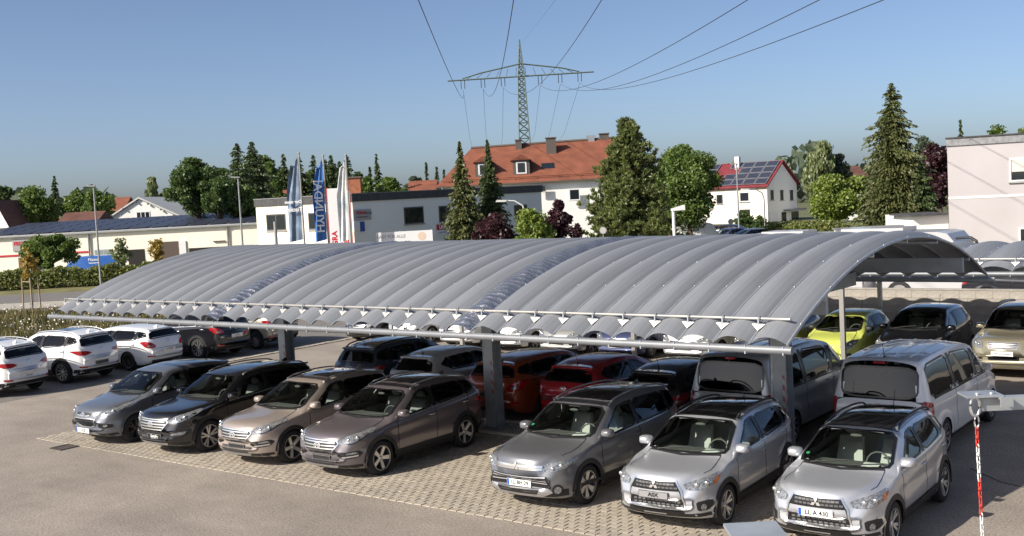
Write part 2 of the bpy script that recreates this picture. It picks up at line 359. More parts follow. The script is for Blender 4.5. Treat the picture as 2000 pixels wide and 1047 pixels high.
# ------------------------------------------------------------------ cars
def pchip(pts):
    x = np.array([p[0] for p in pts], float); y = np.array([p[1] for p in pts], float); h = np.diff(x); d = np.diff(y)/h; m = np.zeros(len(x))
    for i in range(1, len(x)-1):
        if d[i-1]*d[i] > 0: w1, w2 = 2*h[i]+h[i-1], h[i]+2*h[i-1]; m[i] = (w1+w2)/(w1/d[i-1]+w2/d[i])
    m[0], m[-1] = d[0], d[-1]
    def f(q):
        q = float(min(max(q, x[0]), x[-1])); i = int(min(max(np.searchsorted(x, q)-1, 0), len(h)-1)); t = (q-x[i])/h[i]
        return (1+2*t)*(1-t)**2*y[i]+t*(1-t)**2*h[i]*m[i]+t*t*(3-2*t)*y[i+1]+t*t*(t-1)*h[i]*m[i+1]
    return f
M_black = mat('black_plastic', (.022, .022, .024), .5, spec=.4); M_trim = mat('dark_trim', (.012, .012, .013), .25)
M_chrome = mat('chrome', (.80, .80, .80), .24, metal=.9); M_silver = mat('satin_silver', (.5, .5, .52), .35, metal=.7)
M_tyre = mat('tyre_rubber', (.016, .016, .017), .8); M_rim = mat('alloy_rim', (.72, .72, .72), .3, metal=.8); M_cell = mat('grille_grey', (.13, .13, .135), .4, metal=.4); M_rimd = mat('dark_alloy', (.06, .06, .065), .35, metal=.5)
M_gf = glass('windscreen_glass', (.78, .86, .82)); M_gs = glass('side_glass', (.42, .48, .48)); M_gp = glass('privacy_glass', (.035, .04, .045))
M_lamp = mat('headlight_lens', (.26, .27, .28), .12, metal=.4, coat=1, noise=(34, .55, 2)); M_refl = mat('lamp_reflector', (.8, .8, .8), .12, metal=.9); M_tail = mat('tail_light_red', (.35, .008, .012), .12, coat=1, noise=(14, .5)); M_amber = mat('amber_lens', (.7, .17, .02), .15, coat=1)
M_seat = mat('seat_grey', (.5, .49, .46), .8); M_dash = mat('dashboard', (.10, .10, .095), .7); M_paper = mat('paper_white', (.72, .72, .68), .7)
M_plate = mat('plate_white', (.75, .75, .72), .4); M_pblue = mat('plate_blue', (.01, .08, .45), .4); M_ink = mat('ink_black', (.012, .012, .012), .6); M_liner = mat('cabin_liner', (.12, .12, .115), .85)
M_badge = mat('sticker_green', (.02, .2, .07), .5); M_pframe = mat('plate_frame_black', (.02, .02, .02), .35)
def paint(name, col, metal=.55, rough=.28):
    metal *= .7
    return mat('paint_'+name, col, rough, metal=metal, coat=1.0, noise=(900, .05, 1))
def dens(poly, d=.07):
    out = []
    for a, b in zip(poly, poly[1:]+poly[:1]):
        n = max(1, int(math.hypot(b[0]-a[0], b[1]-a[1])/d)); out += [(a[0]+(b[0]-a[0])*i/n, a[1]+(b[1]-a[1])*i/n) for i in range(n)]
    return out
def chaikin(p, n=2, k=.22):
    for _ in range(n):
        q = []
        for a, b in zip(p, p[1:]+p[:1]):
            q += [(a[0]*(1-k)+b[0]*k, a[1]*(1-k)+b[1]*k), (a[0]*k+b[0]*(1-k), a[1]*k+b[1]*(1-k))]
        p = q
    return p
def area(p): return .5*sum(a[0]*b[1]-b[0]*a[1] for a, b in zip(p, p[1:]+p[:1]))
def shrink(p, d):
    if area(p) < 0: p = p[::-1]
    n = len(p); out = []
    for i in range(n):
        a, b, c = p[i-1], p[i], p[(i+1) % n]; e1 = (b[0]-a[0], b[1]-a[1]); e2 = (c[0]-b[0], c[1]-b[1])
        l1 = math.hypot(*e1) or 1e-9; l2 = math.hypot(*e2) or 1e-9; n1 = (-e1[1]/l1, e1[0]/l1); n2 = (-e2[1]/l2, e2[0]/l2)
        m = (n1[0]+n2[0], n1[1]+n2[1]); k = max(.35, 1+n1[0]*n2[0]+n1[1]*n2[1]); out.append((b[0]+m[0]*d/k, b[1]+m[1]*d/k))
    return out
def inside(p, x, y):
    r = False; j = len(p)-1
    for i in range(len(p)):
        if (p[i][1] > y) != (p[j][1] > y) and x < (p[j][0]-p[i][0])*(y-p[i][1])/(p[j][1]-p[i][1])+p[i][0]: r = not r
        j = i
    return r
class Body:
    """lofted car body: front at y=0, x across, z up"""
    def __init__(s, P):
        s.P = P; L = P['L']; s.zt, s.z0, s.zb, s.w, s.wr, s.ze = [pchip(P[k]) for k in ('top', 'bot', 'belt', 'plan', 'edge', 'can')]
        ys = sorted(set([0, .02, .05, .09, .14, .2, .27, .35]+[L-q for q in (0, .02, .05, .09, .14, .2, .27, .35)]+list(np.arange(.42, L-.38, .055))))
        prof = []
        for y in ys:
            W, z0, zb, zt = s.w(y), s.z0(y), s.zb(y), s.zt(y); zb = min(zb, zt-.015); wr = s.wr(y); ze = min(max(s.ze(y), zb+.006), zt-.004); H = zb-z0
            k = [(0, z0), (W*.8, z0), (W*.945, z0+.05*min(1, H/.4)), (W*.985, z0+H*.22), (W, z0+H*.46), (W*.986, z0+H*.66), (W*.994, z0+H*.86), (W*.965, zb),
                 ((W*.965+wr)*.5+.016, (zb+ze)*.5), (wr, ze), (wr*.86, ze+(zt-ze)*.62), (wr*.5, ze+(zt-ze)*.92), (0, zt)]
            prof.append((y, k))
        n = 37; vs = []
        for y, k in prof:
            a = [(-k[1][0], k[1][1])]+k+[(-k[-2][0], k[-2][1])]; pts = []
            for i in range(12):
                p0, p1, p2, p3 = a[i:i+4]
                for j in range(3):
                    t = j/3; pts.append(tuple(.5*((2*p1[q])+(-p0[q]+p2[q])*t+(2*p0[q]-5*p1[q]+4*p2[q]-p3[q])*t*t+(-p0[q]+3*p1[q]-3*p2[q]+p3[q])*t**3) for q in (0, 1)))
            pts.append(k[-1])
            pts = [(max(0, x), z) for x, z in pts]
            full = pts+[(-x, z) for x, z in pts[-2:0:-1]]
            for x, z in full:
                vs.append([x, y, z])
        N = len(full); v = np.array(vs); Wm = P['W']/2; q = np.abs(v[:, 0])/Wm
        ff = np.clip(1-v[:, 1]/1.1, 0, 1)**1.3; fr = np.clip(1-(L-v[:, 1])/.9, 0, 1)**1.3
        v[:, 1] += P.get('bowf', .26)*q**2.3*ff-P.get('bowr', .16)*q**2.3*fr
        for yw in (P['fo'], P['fo']+P['wb']):     # flared arches
            d = np.hypot(v[:, 1]-yw, v[:, 2]-P['rw']); g = np.exp(-((d-P['rw']-.07)/.08)**2)*(v[:, 2] > P['rw']*.5)
            v[:, 0] += np.sign(v[:, 0])*g*.022*(q > .8)
        s.v = v; s.N = N; s.ns = len(prof)
        f = [(i*N+j, i*N+(j+1) % N, (i+1)*N+(j+1) % N, (i+1)*N+j) for i in range(s.ns-1) for j in range(N)]
        f += [tuple(range(N)), tuple(range((s.ns-1)*N, s.ns*N))[::-1]]
        s.f = f; s.bvh = BVHTree.FromPolygons([tuple(p) for p in v], f); s.dead = set(); s.cen = np.array([v[list(q)].mean(0) for q in f]); s.parts = []
        s.nrm = None
    def hit(s, o, d, off):
        h = s.bvh.ray_cast(Vector(o), Vector(d))
        if h[0] is None:
            h = s.bvh.find_nearest(Vector(o)+Vector(d)*12.0)
        n = h[1]
        if n.dot(Vector(d)) > 0: n = -n
        return h[0]+n*off
    def basis(s, d):
        d = Vector(d).normalized(); a = Vector((d.y, -d.x, 0))
        if a.length < 1e-3: a = Vector((1, 0, 0))
        a.normalize(); return d, a, d.cross(a)
    def to2(s, pts, d):
        d, a, b = s.basis(d); return [(Vector(p).dot(a), Vector(p).dot(b)) for p in pts]
    def patch(s, pts, d, off=.004, res=.06, rnd=0, thick=0):
        """drape the outline pts (3-D guesses) along direction d on the body"""
        d, a, b = s.basis(d); p = [(Vector(q).dot(a), Vector(q).dot(b)) for q in pts]
        if rnd: p = chaikin(p, rnd)
        return s.drape(p, d, off, res)
    def drape(s, p, d, off=.004, res=.06):
        d, a, b = s.basis(d)
        p = dens(p, res); bm = bmesh.new(); vs = [bm.verts.new((x, y, 0)) for x, y in p]; bm.faces.new(vs)
        for ax in (0, 1):
            lo = min(q[ax] for q in p); hi = max(q[ax] for q in p); n = int((hi-lo)/res)
            for i in range(1, n+1):
                co = [0, 0, 0]; no = [0, 0, 0]; co[ax] = lo+(hi-lo)*i/(n+1); no[ax] = 1
                bmesh.ops.bisect_plane(bm, geom=bm.verts[:]+bm.edges[:]+bm.faces[:], plane_co=co, plane_no=no)
        bm.verts.ensure_lookup_table(); bm.verts.index_update()
        V = []; bad = set()
        for v in bm.verts:
            o = a*v.co.x+b*v.co.y-d*12; h = s.bvh.ray_cast(o, d)
            if h[0] is None or abs(h[1].dot(d)) < .14: bad.add(v.index)
            V.append(s.hit(o, d, off))
        F = [tuple(v.index for v in f.verts) for f in bm.faces if not any(v.index in bad for v in f.verts)] or [tuple(v.index for v in f.verts) for f in bm.faces]; bm.free(); return s.orient(V, F, d)
    def ring(s, p, wd, d, off=.005):
        d, a, b = s.basis(d); p = dens(p, .06)
        if area(p) < 0: p = p[::-1]
        q = shrink(p, wd); n = len(p)
        V = [s.hit(a*x+b*y-d*12, d, off) for x, y in p+q]
        return s.orient(V, [(i, (i+1) % n, n+(i+1) % n, n+i) for i in range(n)], d)
    def orient(s, V, F, d):
        par = list(range(len(V)))
        def root(i):
            while par[i] != i: par[i] = par[par[i]]; i = par[i]
            return i
        for f in F:
            for q in f[1:]: par[root(q)] = root(f[0])
        cnt = {}
        for f in F: cnt[root(f[0])] = cnt.get(root(f[0]), 0)+1
        big = max(cnt, key=cnt.get); F = [f for f in F if root(f[0]) == big]; us = sorted({i for f in F for i in f}); mp = {i: j for j, i in enumerate(us)}; V = [V[i] for i in us]; F = [tuple(mp[i] for i in f) for f in F]
        t = sum((V[f[1]]-V[f[0]]).cross(V[f[2]]-V[f[1]]).dot(d) for f in F); return V, (F if t < 0 else [f[::-1] for f in F])
    def add(s, name, VF, m, parent=None, smooth=True, mirror=False, paintit=False):
        """register a part; mirror also makes its twin"""
        V, F = VF; r = []
        for sg in ((1, -1) if mirror else (1,)):
            vv = [(v[0]*sg, v[1], v[2]) for v in V]; ff = F if sg == 1 else [f[::-1] for f in F]
            me = mesh(name, [(x, y-s.P['L']/2, z) for x, y, z in vv], ff, smooth); s.parts.append((name, me, m, parent, paintit)); r.append(len(s.parts)-1)
        return r
    def addmb(s, name, mb, m, parent=None, mirror=False, paintit=False):
        r = []
        for sg in ((1, -1) if mirror else (1,)):
            v = [(x*sg, y-s.P['L']/2, z) for x, y, z in mb.v]; f = mb.f if sg == 1 else [q[::-1] for q in mb.f]
            me = mesh(name, v, f); me.polygons.foreach_set('use_smooth', mb.sm); s.parts.append((name, me, m, parent, paintit)); r.append(len(s.parts)-1)
        return r
    def window(s, name, pts, d, gm, mirror=False, rnd=2, border=.04, frit=None):
        d_, a, b = s.basis(d); p = [(Vector(q).dot(a), Vector(q).dot(b)) for q in pts]; p = chaikin(p, rnd, .14)
        if area(p) < 0: p = p[::-1]
        r = s.add(name, s.drape(shrink(p, border*.85), d, -.003, .09), gm, mirror=mirror)
        rg = s.ring(p, border, d, .008)
        for q, sg in zip(r, (1, -1)):
            V = [(v[0]*sg, v[1], v[2]) for v in rg[0]]; F = rg[1] if sg == 1 else [f[::-1] for f in rg[1]]; s.add('window_seal', (V, F), frit or M_trim, parent=q)
        hole = shrink(p, border*.6)
        for sg in ((1, -1) if mirror else (1,)):
            for i, c in enumerate(s.cen):
                if len(s.f[i]) > 4: continue
                cc = Vector((c[0]*sg, c[1], c[2])); x, y = cc.dot(a), cc.dot(b)
                if inside(hole, x, y):
                    h = s.bvh.ray_cast(cc-d_*4, d_)
                    if h[0] is not None and (h[0]-cc).length < .12: s.dead.add(i)
        return r
    def finish(s):
        P = s.P; L = P['L']
        for yw in (P['fo'], P['fo']+P['wb']):
            dd = np.hypot(s.cen[:, 1]-yw, s.cen[:, 2]-P['rw']); ra = P['rw']+(.078 if P.get('clad') else .06)
            for i in np.where((dd < ra) & (np.abs(s.cen[:, 0]) > P['W']/2-.36))[0]: s.dead.add(int(i))
            cy = []; N = 20
            for sg in (1, -1):
                b = MB(); xs = (P['W']/2-.33, P['W']/2-.015); vv = []; ff = []
                for j in range(N+1):
                    q = math.pi*(-.08+1.16*j/N); vv += [(sg*x, yw+(ra+.005)*math.cos(q), P['rw']+(ra+.005)*math.sin(q)) for x in xs]
                ff = [(2*j, 2*j+1, 2*j+3, 2*j+2) for j in range(N)]
                b.add(vv, ff, True); b.add([(sg*xs[0], yw+(ra+.012)*math.cos(q*math.pi/15), P['rw']+(ra+.012)*math.sin(q*math.pi/15)) for q in range(16)], [tuple(range(16))])
                s.addmb('wheel_well', b, M_black)
        me = bpy.data.meshes.new('body'); f = [q for i, q in enumerate(s.f) if i not in s.dead]
        me.from_pydata([(x, y-L/2, z) for x, y, z in s.v], [], f); me.update(); me.polygons.foreach_set('use_smooth', [len(q) == 4 for q in f]); s.body = me
# wheels -----------------------------------------------------------------
def wheel_meshes(r, style):
    rr = r*.70; w = .105
    def lathe(prof, n=28):
        vs = [(x, q*math.cos(j*2*math.pi/n), q*math.sin(j*2*math.pi/n)) for x, q in prof for j in range(n)]
        return vs, [(i*n+j, i*n+(j+1) % n, (i+1)*n+(j+1) % n, (i+1)*n+j) for i in range(len(prof)-1) for j in range(n)]
    t = MB(); t.add(*lathe([(-w, rr), (-w-.004, r*.9), (-w*.82, r*.985), (-w*.4, r), (w*.4, r), (w*.82, r*.985), (w+.004, r*.9), (w, rr)]), True)
    m = MB(); m.add(*lathe([(w*.96, rr*1.02), (w*.98, rr*.93), (w*.6, rr*.9), (-w*.3, rr*.86), (-w*.3, .01)]), True)
    sp = MB(); ns, tw, dbl = {'five': (5, .13, 0), 'ten': (5, .075, .17), 'multi': (10, .05, 0), 'six': (6, .085, .12)}[style]
    for i in range(ns):
        for dl in ((-dbl, dbl) if dbl else (0,)):
            a = i*2*math.pi/ns; c, s_ = math.cos(a), math.sin(a); c2, s2 = math.cos(a+dl*1.2), math.sin(a+dl*1.2)
            def pt(rad, off, x, cc, ss): return (x, rad*cc-off*ss, rad*ss+off*cc)
            h = tw*.5; p = [pt(.03, -h*.5, w*.62, c, s_), pt(.03, h*.5, w*.62, c, s_), pt(rr*.92, h*.62, w*.86, c2, s2), pt(rr*.92, -h*.62, w*.86, c2, s2)]
            q = [(x-.03, y, z) for x, y, z in p]; sp.hexa(q+p)
    sp.add(*lathe([(w*.7, .001), (w*.72, .04), (w*.55, .055)], 14), True); sp.add(*lathe([(w*.99, rr*.99), (w*1.0, rr*.955), (w*.9, rr*.93)]), True)
    return t.me('tyre'), m.me('rim_barrel'), sp.me('rim_spokes')
_WH = {}
def wheel(parent, x, y, r, style, sg, rimm):
    k = (r, style)
    if k not in _WH: _WH[k] = wheel_meshes(r, style)
    t, m, sp = _WH[k]
    o = obj('wheel', t, M_tyre, parent, (x, y, r), (random.uniform(0, 1.2), 0, 0 if sg > 0 else math.pi))
    obj('rim_barrel', m, M_rimd, o); q = obj('rim_spokes', sp, None, o)
    if not sp.materials: sp.materials.append(None)
    q.material_slots[0].link = 'OBJECT'; q.material_slots[0].material = rimm
# side outlines of the car kinds: front at y=0 (metres)
def prof(L, W, H, fo, wb, rw, hood, yc, zc, yh, zh, roof, yr, zr, yg, zg, tail, belt, rwid=.60, gc=.27, nose=.62, wid=None):
    top = [(0, nose)]+hood+[(yc, zc), ((yc+yh)/2, (zc+zh)/2+.025), (yh, zh)]+roof+[(yr, zr), ((yr+yg)/2, (zr+zg)/2+.02), (yg, zg)]+tail
    W2 = W/2
    plan = wid or [(0, W2*.70), (.04, W2*.78), (.14, W2*.88), (.35, W2*.96), (.75, W2*.992), (1.4, W2), (L*.65, W2), (L-.7, W2*.975), (L-.3, W2*.93), (L-.08, W2*.85), (L, W2*.76)]
    bot = [(0, nose-.2), (.03, gc+.08), (.12, gc), (.4, gc-.05), (L-.5, gc-.04), (L-.16, gc+.04), (L-.04, gc+.12), (L, gc+.26)]
    edge = [(0, W2*.5), (.15, W2*.66), (yc-.1, W2*.82), (yc+.1, W2*.865), (yh, rwid+.05), (yh+.35, rwid+.01), (yr-.2, rwid-.02), (yr, rwid-.03), (yg, rwid+.05), (L, W2*.6)]
    can = [(0, nose-.03), (.2, hood[min(2, len(hood)-1)][1]-.05), (yc+.02, zc-.05), (yc+.2, zc+.03), ((yc+yh)/2+.15, (zc+zh)/2+.0), (yh+.12, zh-.055), ((yh+yr)/2, max(r[1] for r in roof)-.075), (yr-.05, zr-.06), (yg, zg-.05), (L, tail[-1][1]-.05)]
    return dict(L=L, W=W, H=H, fo=fo, wb=wb, rw=rw, top=top, bot=bot, belt=belt, plan=plan, edge=edge, can=can, yc=yc, zc=zc, yh=yh, zh=zh, yr=yr, zr=zr, yg=yg, zg=zg, gc=gc, rwid=rwid)
def beltline(L, nose, f, c, m, r, yc, yg): return [(0, nose-.06), (.1, f-.1), (.3, f-.03), (.7, f+.02), (yc, c), (L*.5, m), (yg-.35, r), (yg, r-.02), (L-.02, r-.25), (L, r-.33)]
KIND = {}
KIND['tucson'] = prof(4.475, 1.85, 1.65, .90, 2.67, .36, [(.03, .80), (.08, .90), (.2, .965), (.5, 1.015), (.9, 1.05)], 1.14, 1.075, 2.04, 1.56, [(2.4, 1.625), (2.85, 1.65), (3.4, 1.63), (3.85, 1.575)], 4.12, 1.52, 4.38, 1.13, [(4.44, 1.02), (4.475, .74)], beltline(4.475, .62, .93, 1.0, 1.07, 1.16, 1.14, 4.38), rwid=.63)
KIND['ix35'] = prof(4.41, 1.82, 1.66, .88, 2.64, .355, [(.03, .77), (.09, .87), (.22, .945), (.5, 1.0), (.85, 1.045)], 1.10, 1.075, 1.98, 1.56, [(2.35, 1.63), (2.8, 1.655), (3.35, 1.63), (3.8, 1.58)], 4.05, 1.53, 4.33, 1.14, [(4.38, 1.02), (4.41, .74)], beltline(4.41, .60, .90, 1.02, 1.07, 1.18, 1.10, 4.33), rwid=.62)
KIND['santafe'] = prof(4.69, 1.88, 1.68, .93, 2.70, .375, [(.03, .82), (.08, .93), (.2, 1.0), (.5, 1.045), (.95, 1.08)], 1.20, 1.105, 2.12, 1.59, [(2.5, 1.655), (3.0, 1.68), (3.6, 1.66), (4.1, 1.61)], 4.38, 1.56, 4.6, 1.15, [(4.655, 1.03), (4.69, .76)], beltline(4.69, .64, .95, 1.05, 1.09, 1.19, 1.20, 4.6), rwid=.65)
KIND['outlander'] = prof(4.655, 1.80, 1.68, .95, 2.67, .36, [(.02, .84), (.06, .94), (.16, 1.0), (.5, 1.03), (.9, 1.055)], 1.16, 1.08, 2.02, 1.57, [(2.4, 1.645), (3.0, 1.675), (3.7, 1.65), (4.2, 1.60)], 4.40, 1.565, 4.58, 1.12, [(4.63, 1.0), (4.655, .74)], beltline(4.655, .66, .93, 1.02, 1.05, 1.10, 1.16, 4.58), rwid=.64)
KIND['asx'] = prof(4.295, 1.77, 1.625, .88, 2.67, .345, [(.02, .83), (.06, .925), (.15, .975), (.5, 1.005), (.85, 1.03)], 1.06, 1.05, 1.94, 1.53, [(2.3, 1.595), (2.75, 1.62), (3.3, 1.60), (3.75, 1.55)], 3.98, 1.50, 4.2, 1.10, [(4.265, .99), (4.295, .72)], beltline(4.295, .64, .90, 1.0, 1.04, 1.12, 1.06, 4.2), rwid=.61)
KIND['hatch'] = prof(4.30, 1.78, 1.47, .88, 2.65, .315, [(.03, .62), (.10, .74), (.25, .82), (.55, .885), (.9, .94)], 1.12, .98, 2.02, 1.385, [(2.35, 1.445), (2.75, 1.465), (3.2, 1.445), (3.65, 1.395)], 3.92, 1.35, 4.2, 1.0, [(4.26, .9), (4.30, .62)], beltline(4.30, .52, .79, .90, .95, 1.02, 1.12, 4.2), rwid=.59, gc=.22, nose=.52)
KIND['wagon'] = prof(4.75, 1.80, 1.48, .93, 2.77, .325, [(.03, .62), (.10, .74), (.27, .82), (.6, .885), (1.0, .94)], 1.25, .98, 2.15, 1.38, [(2.5, 1.44), (3.0, 1.465), (3.7, 1.445), (4.2, 1.40)], 4.42, 1.365, 4.66, 1.03, [(4.71, .92), (4.75, .62)], beltline(4.75, .52, .79, .90, .95, 1.02, 1.25, 4.66), rwid=.59, gc=.22, nose=.52)
KIND['mini'] = prof(3.60, 1.60, 1.48, .72, 2.385, .29, [(.03, .66), (.09, .78), (.22, .86), (.45, .925), (.7, .97)], .86, 1.0, 1.62, 1.39, [(1.95, 1.455), (2.3, 1.48), (2.7, 1.465), (3.05, 1.425)], 3.28, 1.38, 3.50, 1.02, [(3.56, .92), (3.60, .64)], beltline(3.60, .54, .82, .92, .97, 1.06, .86, 3.5), rwid=.55, gc=.22, nose=.54)
KIND['mpv'] = prof(4.10, 1.765, 1.60, .83, 2.615, .31, [(.03, .68), (.09, .80), (.22, .89), (.45, .96), (.75, 1.02)], .95, 1.06, 1.86, 1.50, [(2.2, 1.575), (2.6, 1.60), (3.1, 1.58), (3.5, 1.535)], 3.75, 1.49, 4.0, 1.06, [(4.06, .95), (4.10, .66)], beltline(4.10, .55, .84, .96, 1.01, 1.10, .95, 4.0), rwid=.61, gc=.22, nose=.55)
KIND['oldsuv'] = prof(4.325, 1.80, 1.68, .86, 2.63, .35, [(.02, .80), (.06, .93), (.2, 1.0), (.5, 1.04), (.9, 1.07)], 1.15, 1.11, 1.92, 1.58, [(2.25, 1.645), (2.7, 1.665), (3.3, 1.65), (3.8, 1.61)], 4.02, 1.575, 4.24, 1.10, [(4.29, .98), (4.325, .72)], beltline(4.325, .66, .94, 1.02, 1.05, 1.08, 1.15, 4.24), rwid=.64)
KIND['van'] = prof(5.125, 1.92, 1.925, .94, 3.20, .345, [(.03, .80), (.09, .93), (.22, 1.02), (.45, 1.09), (.75, 1.16)], .98, 1.22, 1.80, 1.78, [(2.15, 1.875), (2.7, 1.925), (3.6, 1.92), (4.6, 1.89)], 4.92, 1.855, 5.04, 1.12, [(5.09, 1.0), (5.125, .70)], beltline(5.125, .64, .95, 1.10, 1.13, 1.13, .98, 5.04), rwid=.74, gc=.26, nose=.64)
KIND['van']['edge'][-3:] = [(4.92, .73), (5.04, .80), (5.125, .6)]
KIND['van']['plan'][-3:] = [(4.9, .935), (5.06, .88), (5.125, .78)]; KIND['van']['bowr'] = .05
def ellipse(cx, cz, rx, rz, n=16): return [(cx+rx*math.cos(2*math.pi*i/n), cz+rz*math.sin(2*math.pi*i/n)) for i in range(n)]
FR, BK = (0, 1, 0), (0, -1, 0)
def F(poly): return [(x, 0, z) for x, z in poly]
def side(poly): return [(0, y, z) for y, z in poly]
def make_kind(k):
    P = KIND[k]; P['clad'] = k in ('tucson', 'santafe', 'outlander', 'asx', 'oldsuv'); B = Body(P); L, W, W2 = P['L'], P['W'], P['W']/2; yc, zc, yh, zh, yr, zr, yg, zg = [P[q] for q in ('yc', 'zc', 'yh', 'zh', 'yr', 'zr', 'yg', 'zg')]
    rf = P['rwid']; suv = k in ('tucson', 'ix35', 'santafe', 'outlander', 'asx', 'oldsuv'); SD = (-1, 0, 0)
    # ---- windows
    ws = (0, yh-yc, zh-zc); wd = Vector((0, ws[2], -ws[1])).normalized()
    B.window('windscreen', [(-W2*.845, yc+.19, zc+.03), (-W2*.5, yc+.07, zc+.015), (W2*.5, yc+.07, zc+.015), (W2*.845, yc+.19, zc+.03), (rf+.015, yh-.01, zh-.03), (0, yh-.07, zh-.03), (-rf-.015, yh-.01, zh-.03)], wd, M_gf, border=.045, rnd=1)
    rd = Vector((0, -(zr-zg), -(yg-yr))).normalized() if k != 'van' else Vector((0, -1, -.12)).normalized()
    gm = M_gp
    e = .06 if k != 'van' else .1
    B.window('rear_window', [(-W2*.76, yg-.03, zg+.04), (W2*.76, yg-.03, zg+.04), (rf-.02, yr+.03, zr-e), (-rf+.02, yr+.03, zr-e)], rd, gm, border=.035)
    bz = lambda y: B.zb(y)+.03
    cz = lambda y: B.ze(y)-.032
    ymid = yc+(yr-yc)*.50; y2 = yr-.42
    if k == 'van':
        w1 = [(yc+.42, bz(yc+.4)), (yc+.95, bz(2)), (yc+.95, cz(yc+1.0)), (yh+.12, cz(yh+.15))]; w2 = [(yc+1.08, bz(2.1)), (3.35, bz(3.3)), (3.35, cz(3.3)), (yc+1.08, cz(2.1))]; w3 = [(3.47, bz(3.5)), (4.82, bz(4.7)), (4.76, cz(4.7)), (3.47, cz(3.5))]
        ws_ = [(w1, M_gs), (w2, M_gp), (w3, M_gp)]
    else:
        k1 = .34 if k in ('mini',) else .40
        w1 = [(yc+k1, bz(yc+.4)), (ymid-.035, bz(ymid)), (ymid-.05, cz(ymid)), (yh+.22, cz(yh+.22)), ((yc+yh)/2+.30, (bz(yc+.4)+cz(yh))/2+.03)]
        w2 = [(ymid+.035, bz(ymid)), (y2, bz(y2)+.01), (y2-.05, cz(y2)), (ymid+.02, cz(ymid))]
        w3 = [(y2+.07, bz(y2)+.02), (yr+.02, bz(yr)+.10), (yr-.10, cz(yr-.1)-.01), (y2+.01, cz(y2)-.01)]
        if k in ('hatch', 'mini'): w3 = [(y2+.07, bz(y2)+.03), (y2+.30, bz(yr)+.12), (y2+.04, cz(y2)-.03)]
        if k == 'santafe': w3 = [(y2+.07, bz(y2)+.03), (yr+.03, bz(yr)+.2), (yr-.10, cz(yr-.1)-.01), (y2+.01, cz(y2)-.01)]
        ws_ = [(w1, M_gs), (w2, M_gs if k in ('asx', 'hatch', 'mini', 'mpv') else M_gp), (w3, M_gp)]
    for ya_, yb2 in (((ymid-.06, ymid+.06), (y2-.03, y2+.09)) if k != 'van' else ((yc+.93, yc+1.1), (3.33, 3.49))):
        B.add('pillar_trim', B.drape(B.to2(side([(ya_, bz(ya_)+.0), (yb2, bz(yb2)+.01), (yb2-.03, cz(yb2)-.012), (ya_-.02, cz(ya_)-.008)]), SD), SD, .0032, .08), M_trim, mirror=True)
    for p, g in ws_: B.window('side_window', side(p), SD, g, mirror=True, border=.03, rnd=1)
    # bright waistline under the side glass
    B.add('window_trim', B.drape(B.to2(side([(yc+.36, bz(yc+.3)-.028), (y2, bz(y2)-.02), (y2, bz(y2)+.002), (yc+.36, bz(yc+.3)-.004)]), SD), SD, .006, .15), M_chrome if k in ('tucson', 'outlander', 'asx', 'santafe') else M_trim, mirror=True)
    # ---- wheel arch lips and sills
    clad = M_black if suv and k != 'ix35' else None
    for yw in (P['fo'], P['fo']+P['wb']):
        r1 = P['rw']+.022; r2 = P['rw']+(.115 if clad else .088); V = []; n = 22
        a0, a1 = -.02, math.pi+.02
        for r_ in (r1, r2):
            for i in range(n+1):
                a = a0+(a1-a0)*i/n; y, z = yw+r_*math.cos(a), P['rw']+r_*math.sin(a); h = B.hit((3, y, z), (-1, 0, 0), .008 if clad else .005); V.append((max(h.x, W2-.07), y, z))
        B.add('wheel_arch', (V, [(i, i+1, n+2+i, n+1+i) for i in range(n)]), clad or M_black, mirror=True, paintit=not clad)
    zs = P['gc']+(.17 if suv else .06)
    ya, yb_ = P['fo']+P['rw']+.07, P['fo']+P['wb']-P['rw']-.07
    B.add('sill', B.drape(B.to2(side([(ya, P['gc']-.02), (yb_, P['gc']-.02), (yb_, zs), (ya, zs)]), SD), SD, .008, .12), M_black, mirror=True)
    # ---- panel gaps
    def gap(pts, d, m=M_trim, wdt=.007):
        b2 = B.to2(pts, d); V = []; Fc = []
        q = []
        for (x0, y0), (x1, y1) in zip(b2, b2[1:]):
            n = max(1, int(math.hypot(x1-x0, y1-y0)/.07)); q += [(x0+(x1-x0)*i/n, y0+(y1-y0)*i/n) for i in range(n)]
        q.append(b2[-1]); dd, a, b = B.basis(d)
        for i, p in enumerate(q):
            p0, p1 = q[max(0, i-1)], q[min(len(q)-1, i+1)]; t = (p1[0]-p0[0], p1[1]-p0[1]); l = math.hypot(*t) or 1; nx_, ny_ = -t[1]/l*wdt, t[0]/l*wdt
            for s_ in (1, -1): V.append(B.hit(a*(p[0]+nx_*s_)+b*(p[1]+ny_*s_)-dd*12, dd, .0035))
        return V, [(2*i, 2*i+2, 2*i+3, 2*i+1) for i in range(len(q)-1)]
    zl = P['gc']+.12
    for yd in ((yc+.28, ymid, y2+.02) if k != 'van' else (yc+.3, yc+1.02, 3.41)):
        if abs(yd-P['fo']-P['wb']) < P['rw']+.1 and k != 'van': pts = [(yd, bz(yd)-.05), (yd-.02, .84), (P['fo']+P['wb']-P['rw']-.1, .62)]
        else: pts = [(yd, bz(yd)-.04), (yd+.01, .7), (yd-.03, zl)]
        B.add('door_gap', gap(side(pts), SD), M_trim, mirror=True)
    up = (0, 0, -1)
    B.add('bonnet_gap', gap([(W2*.74, yc+.12, 1), (W2*.80, yc*.6, 1), (W2*.76, .46, 1)], up, wdt=.005), M_trim, mirror=True)
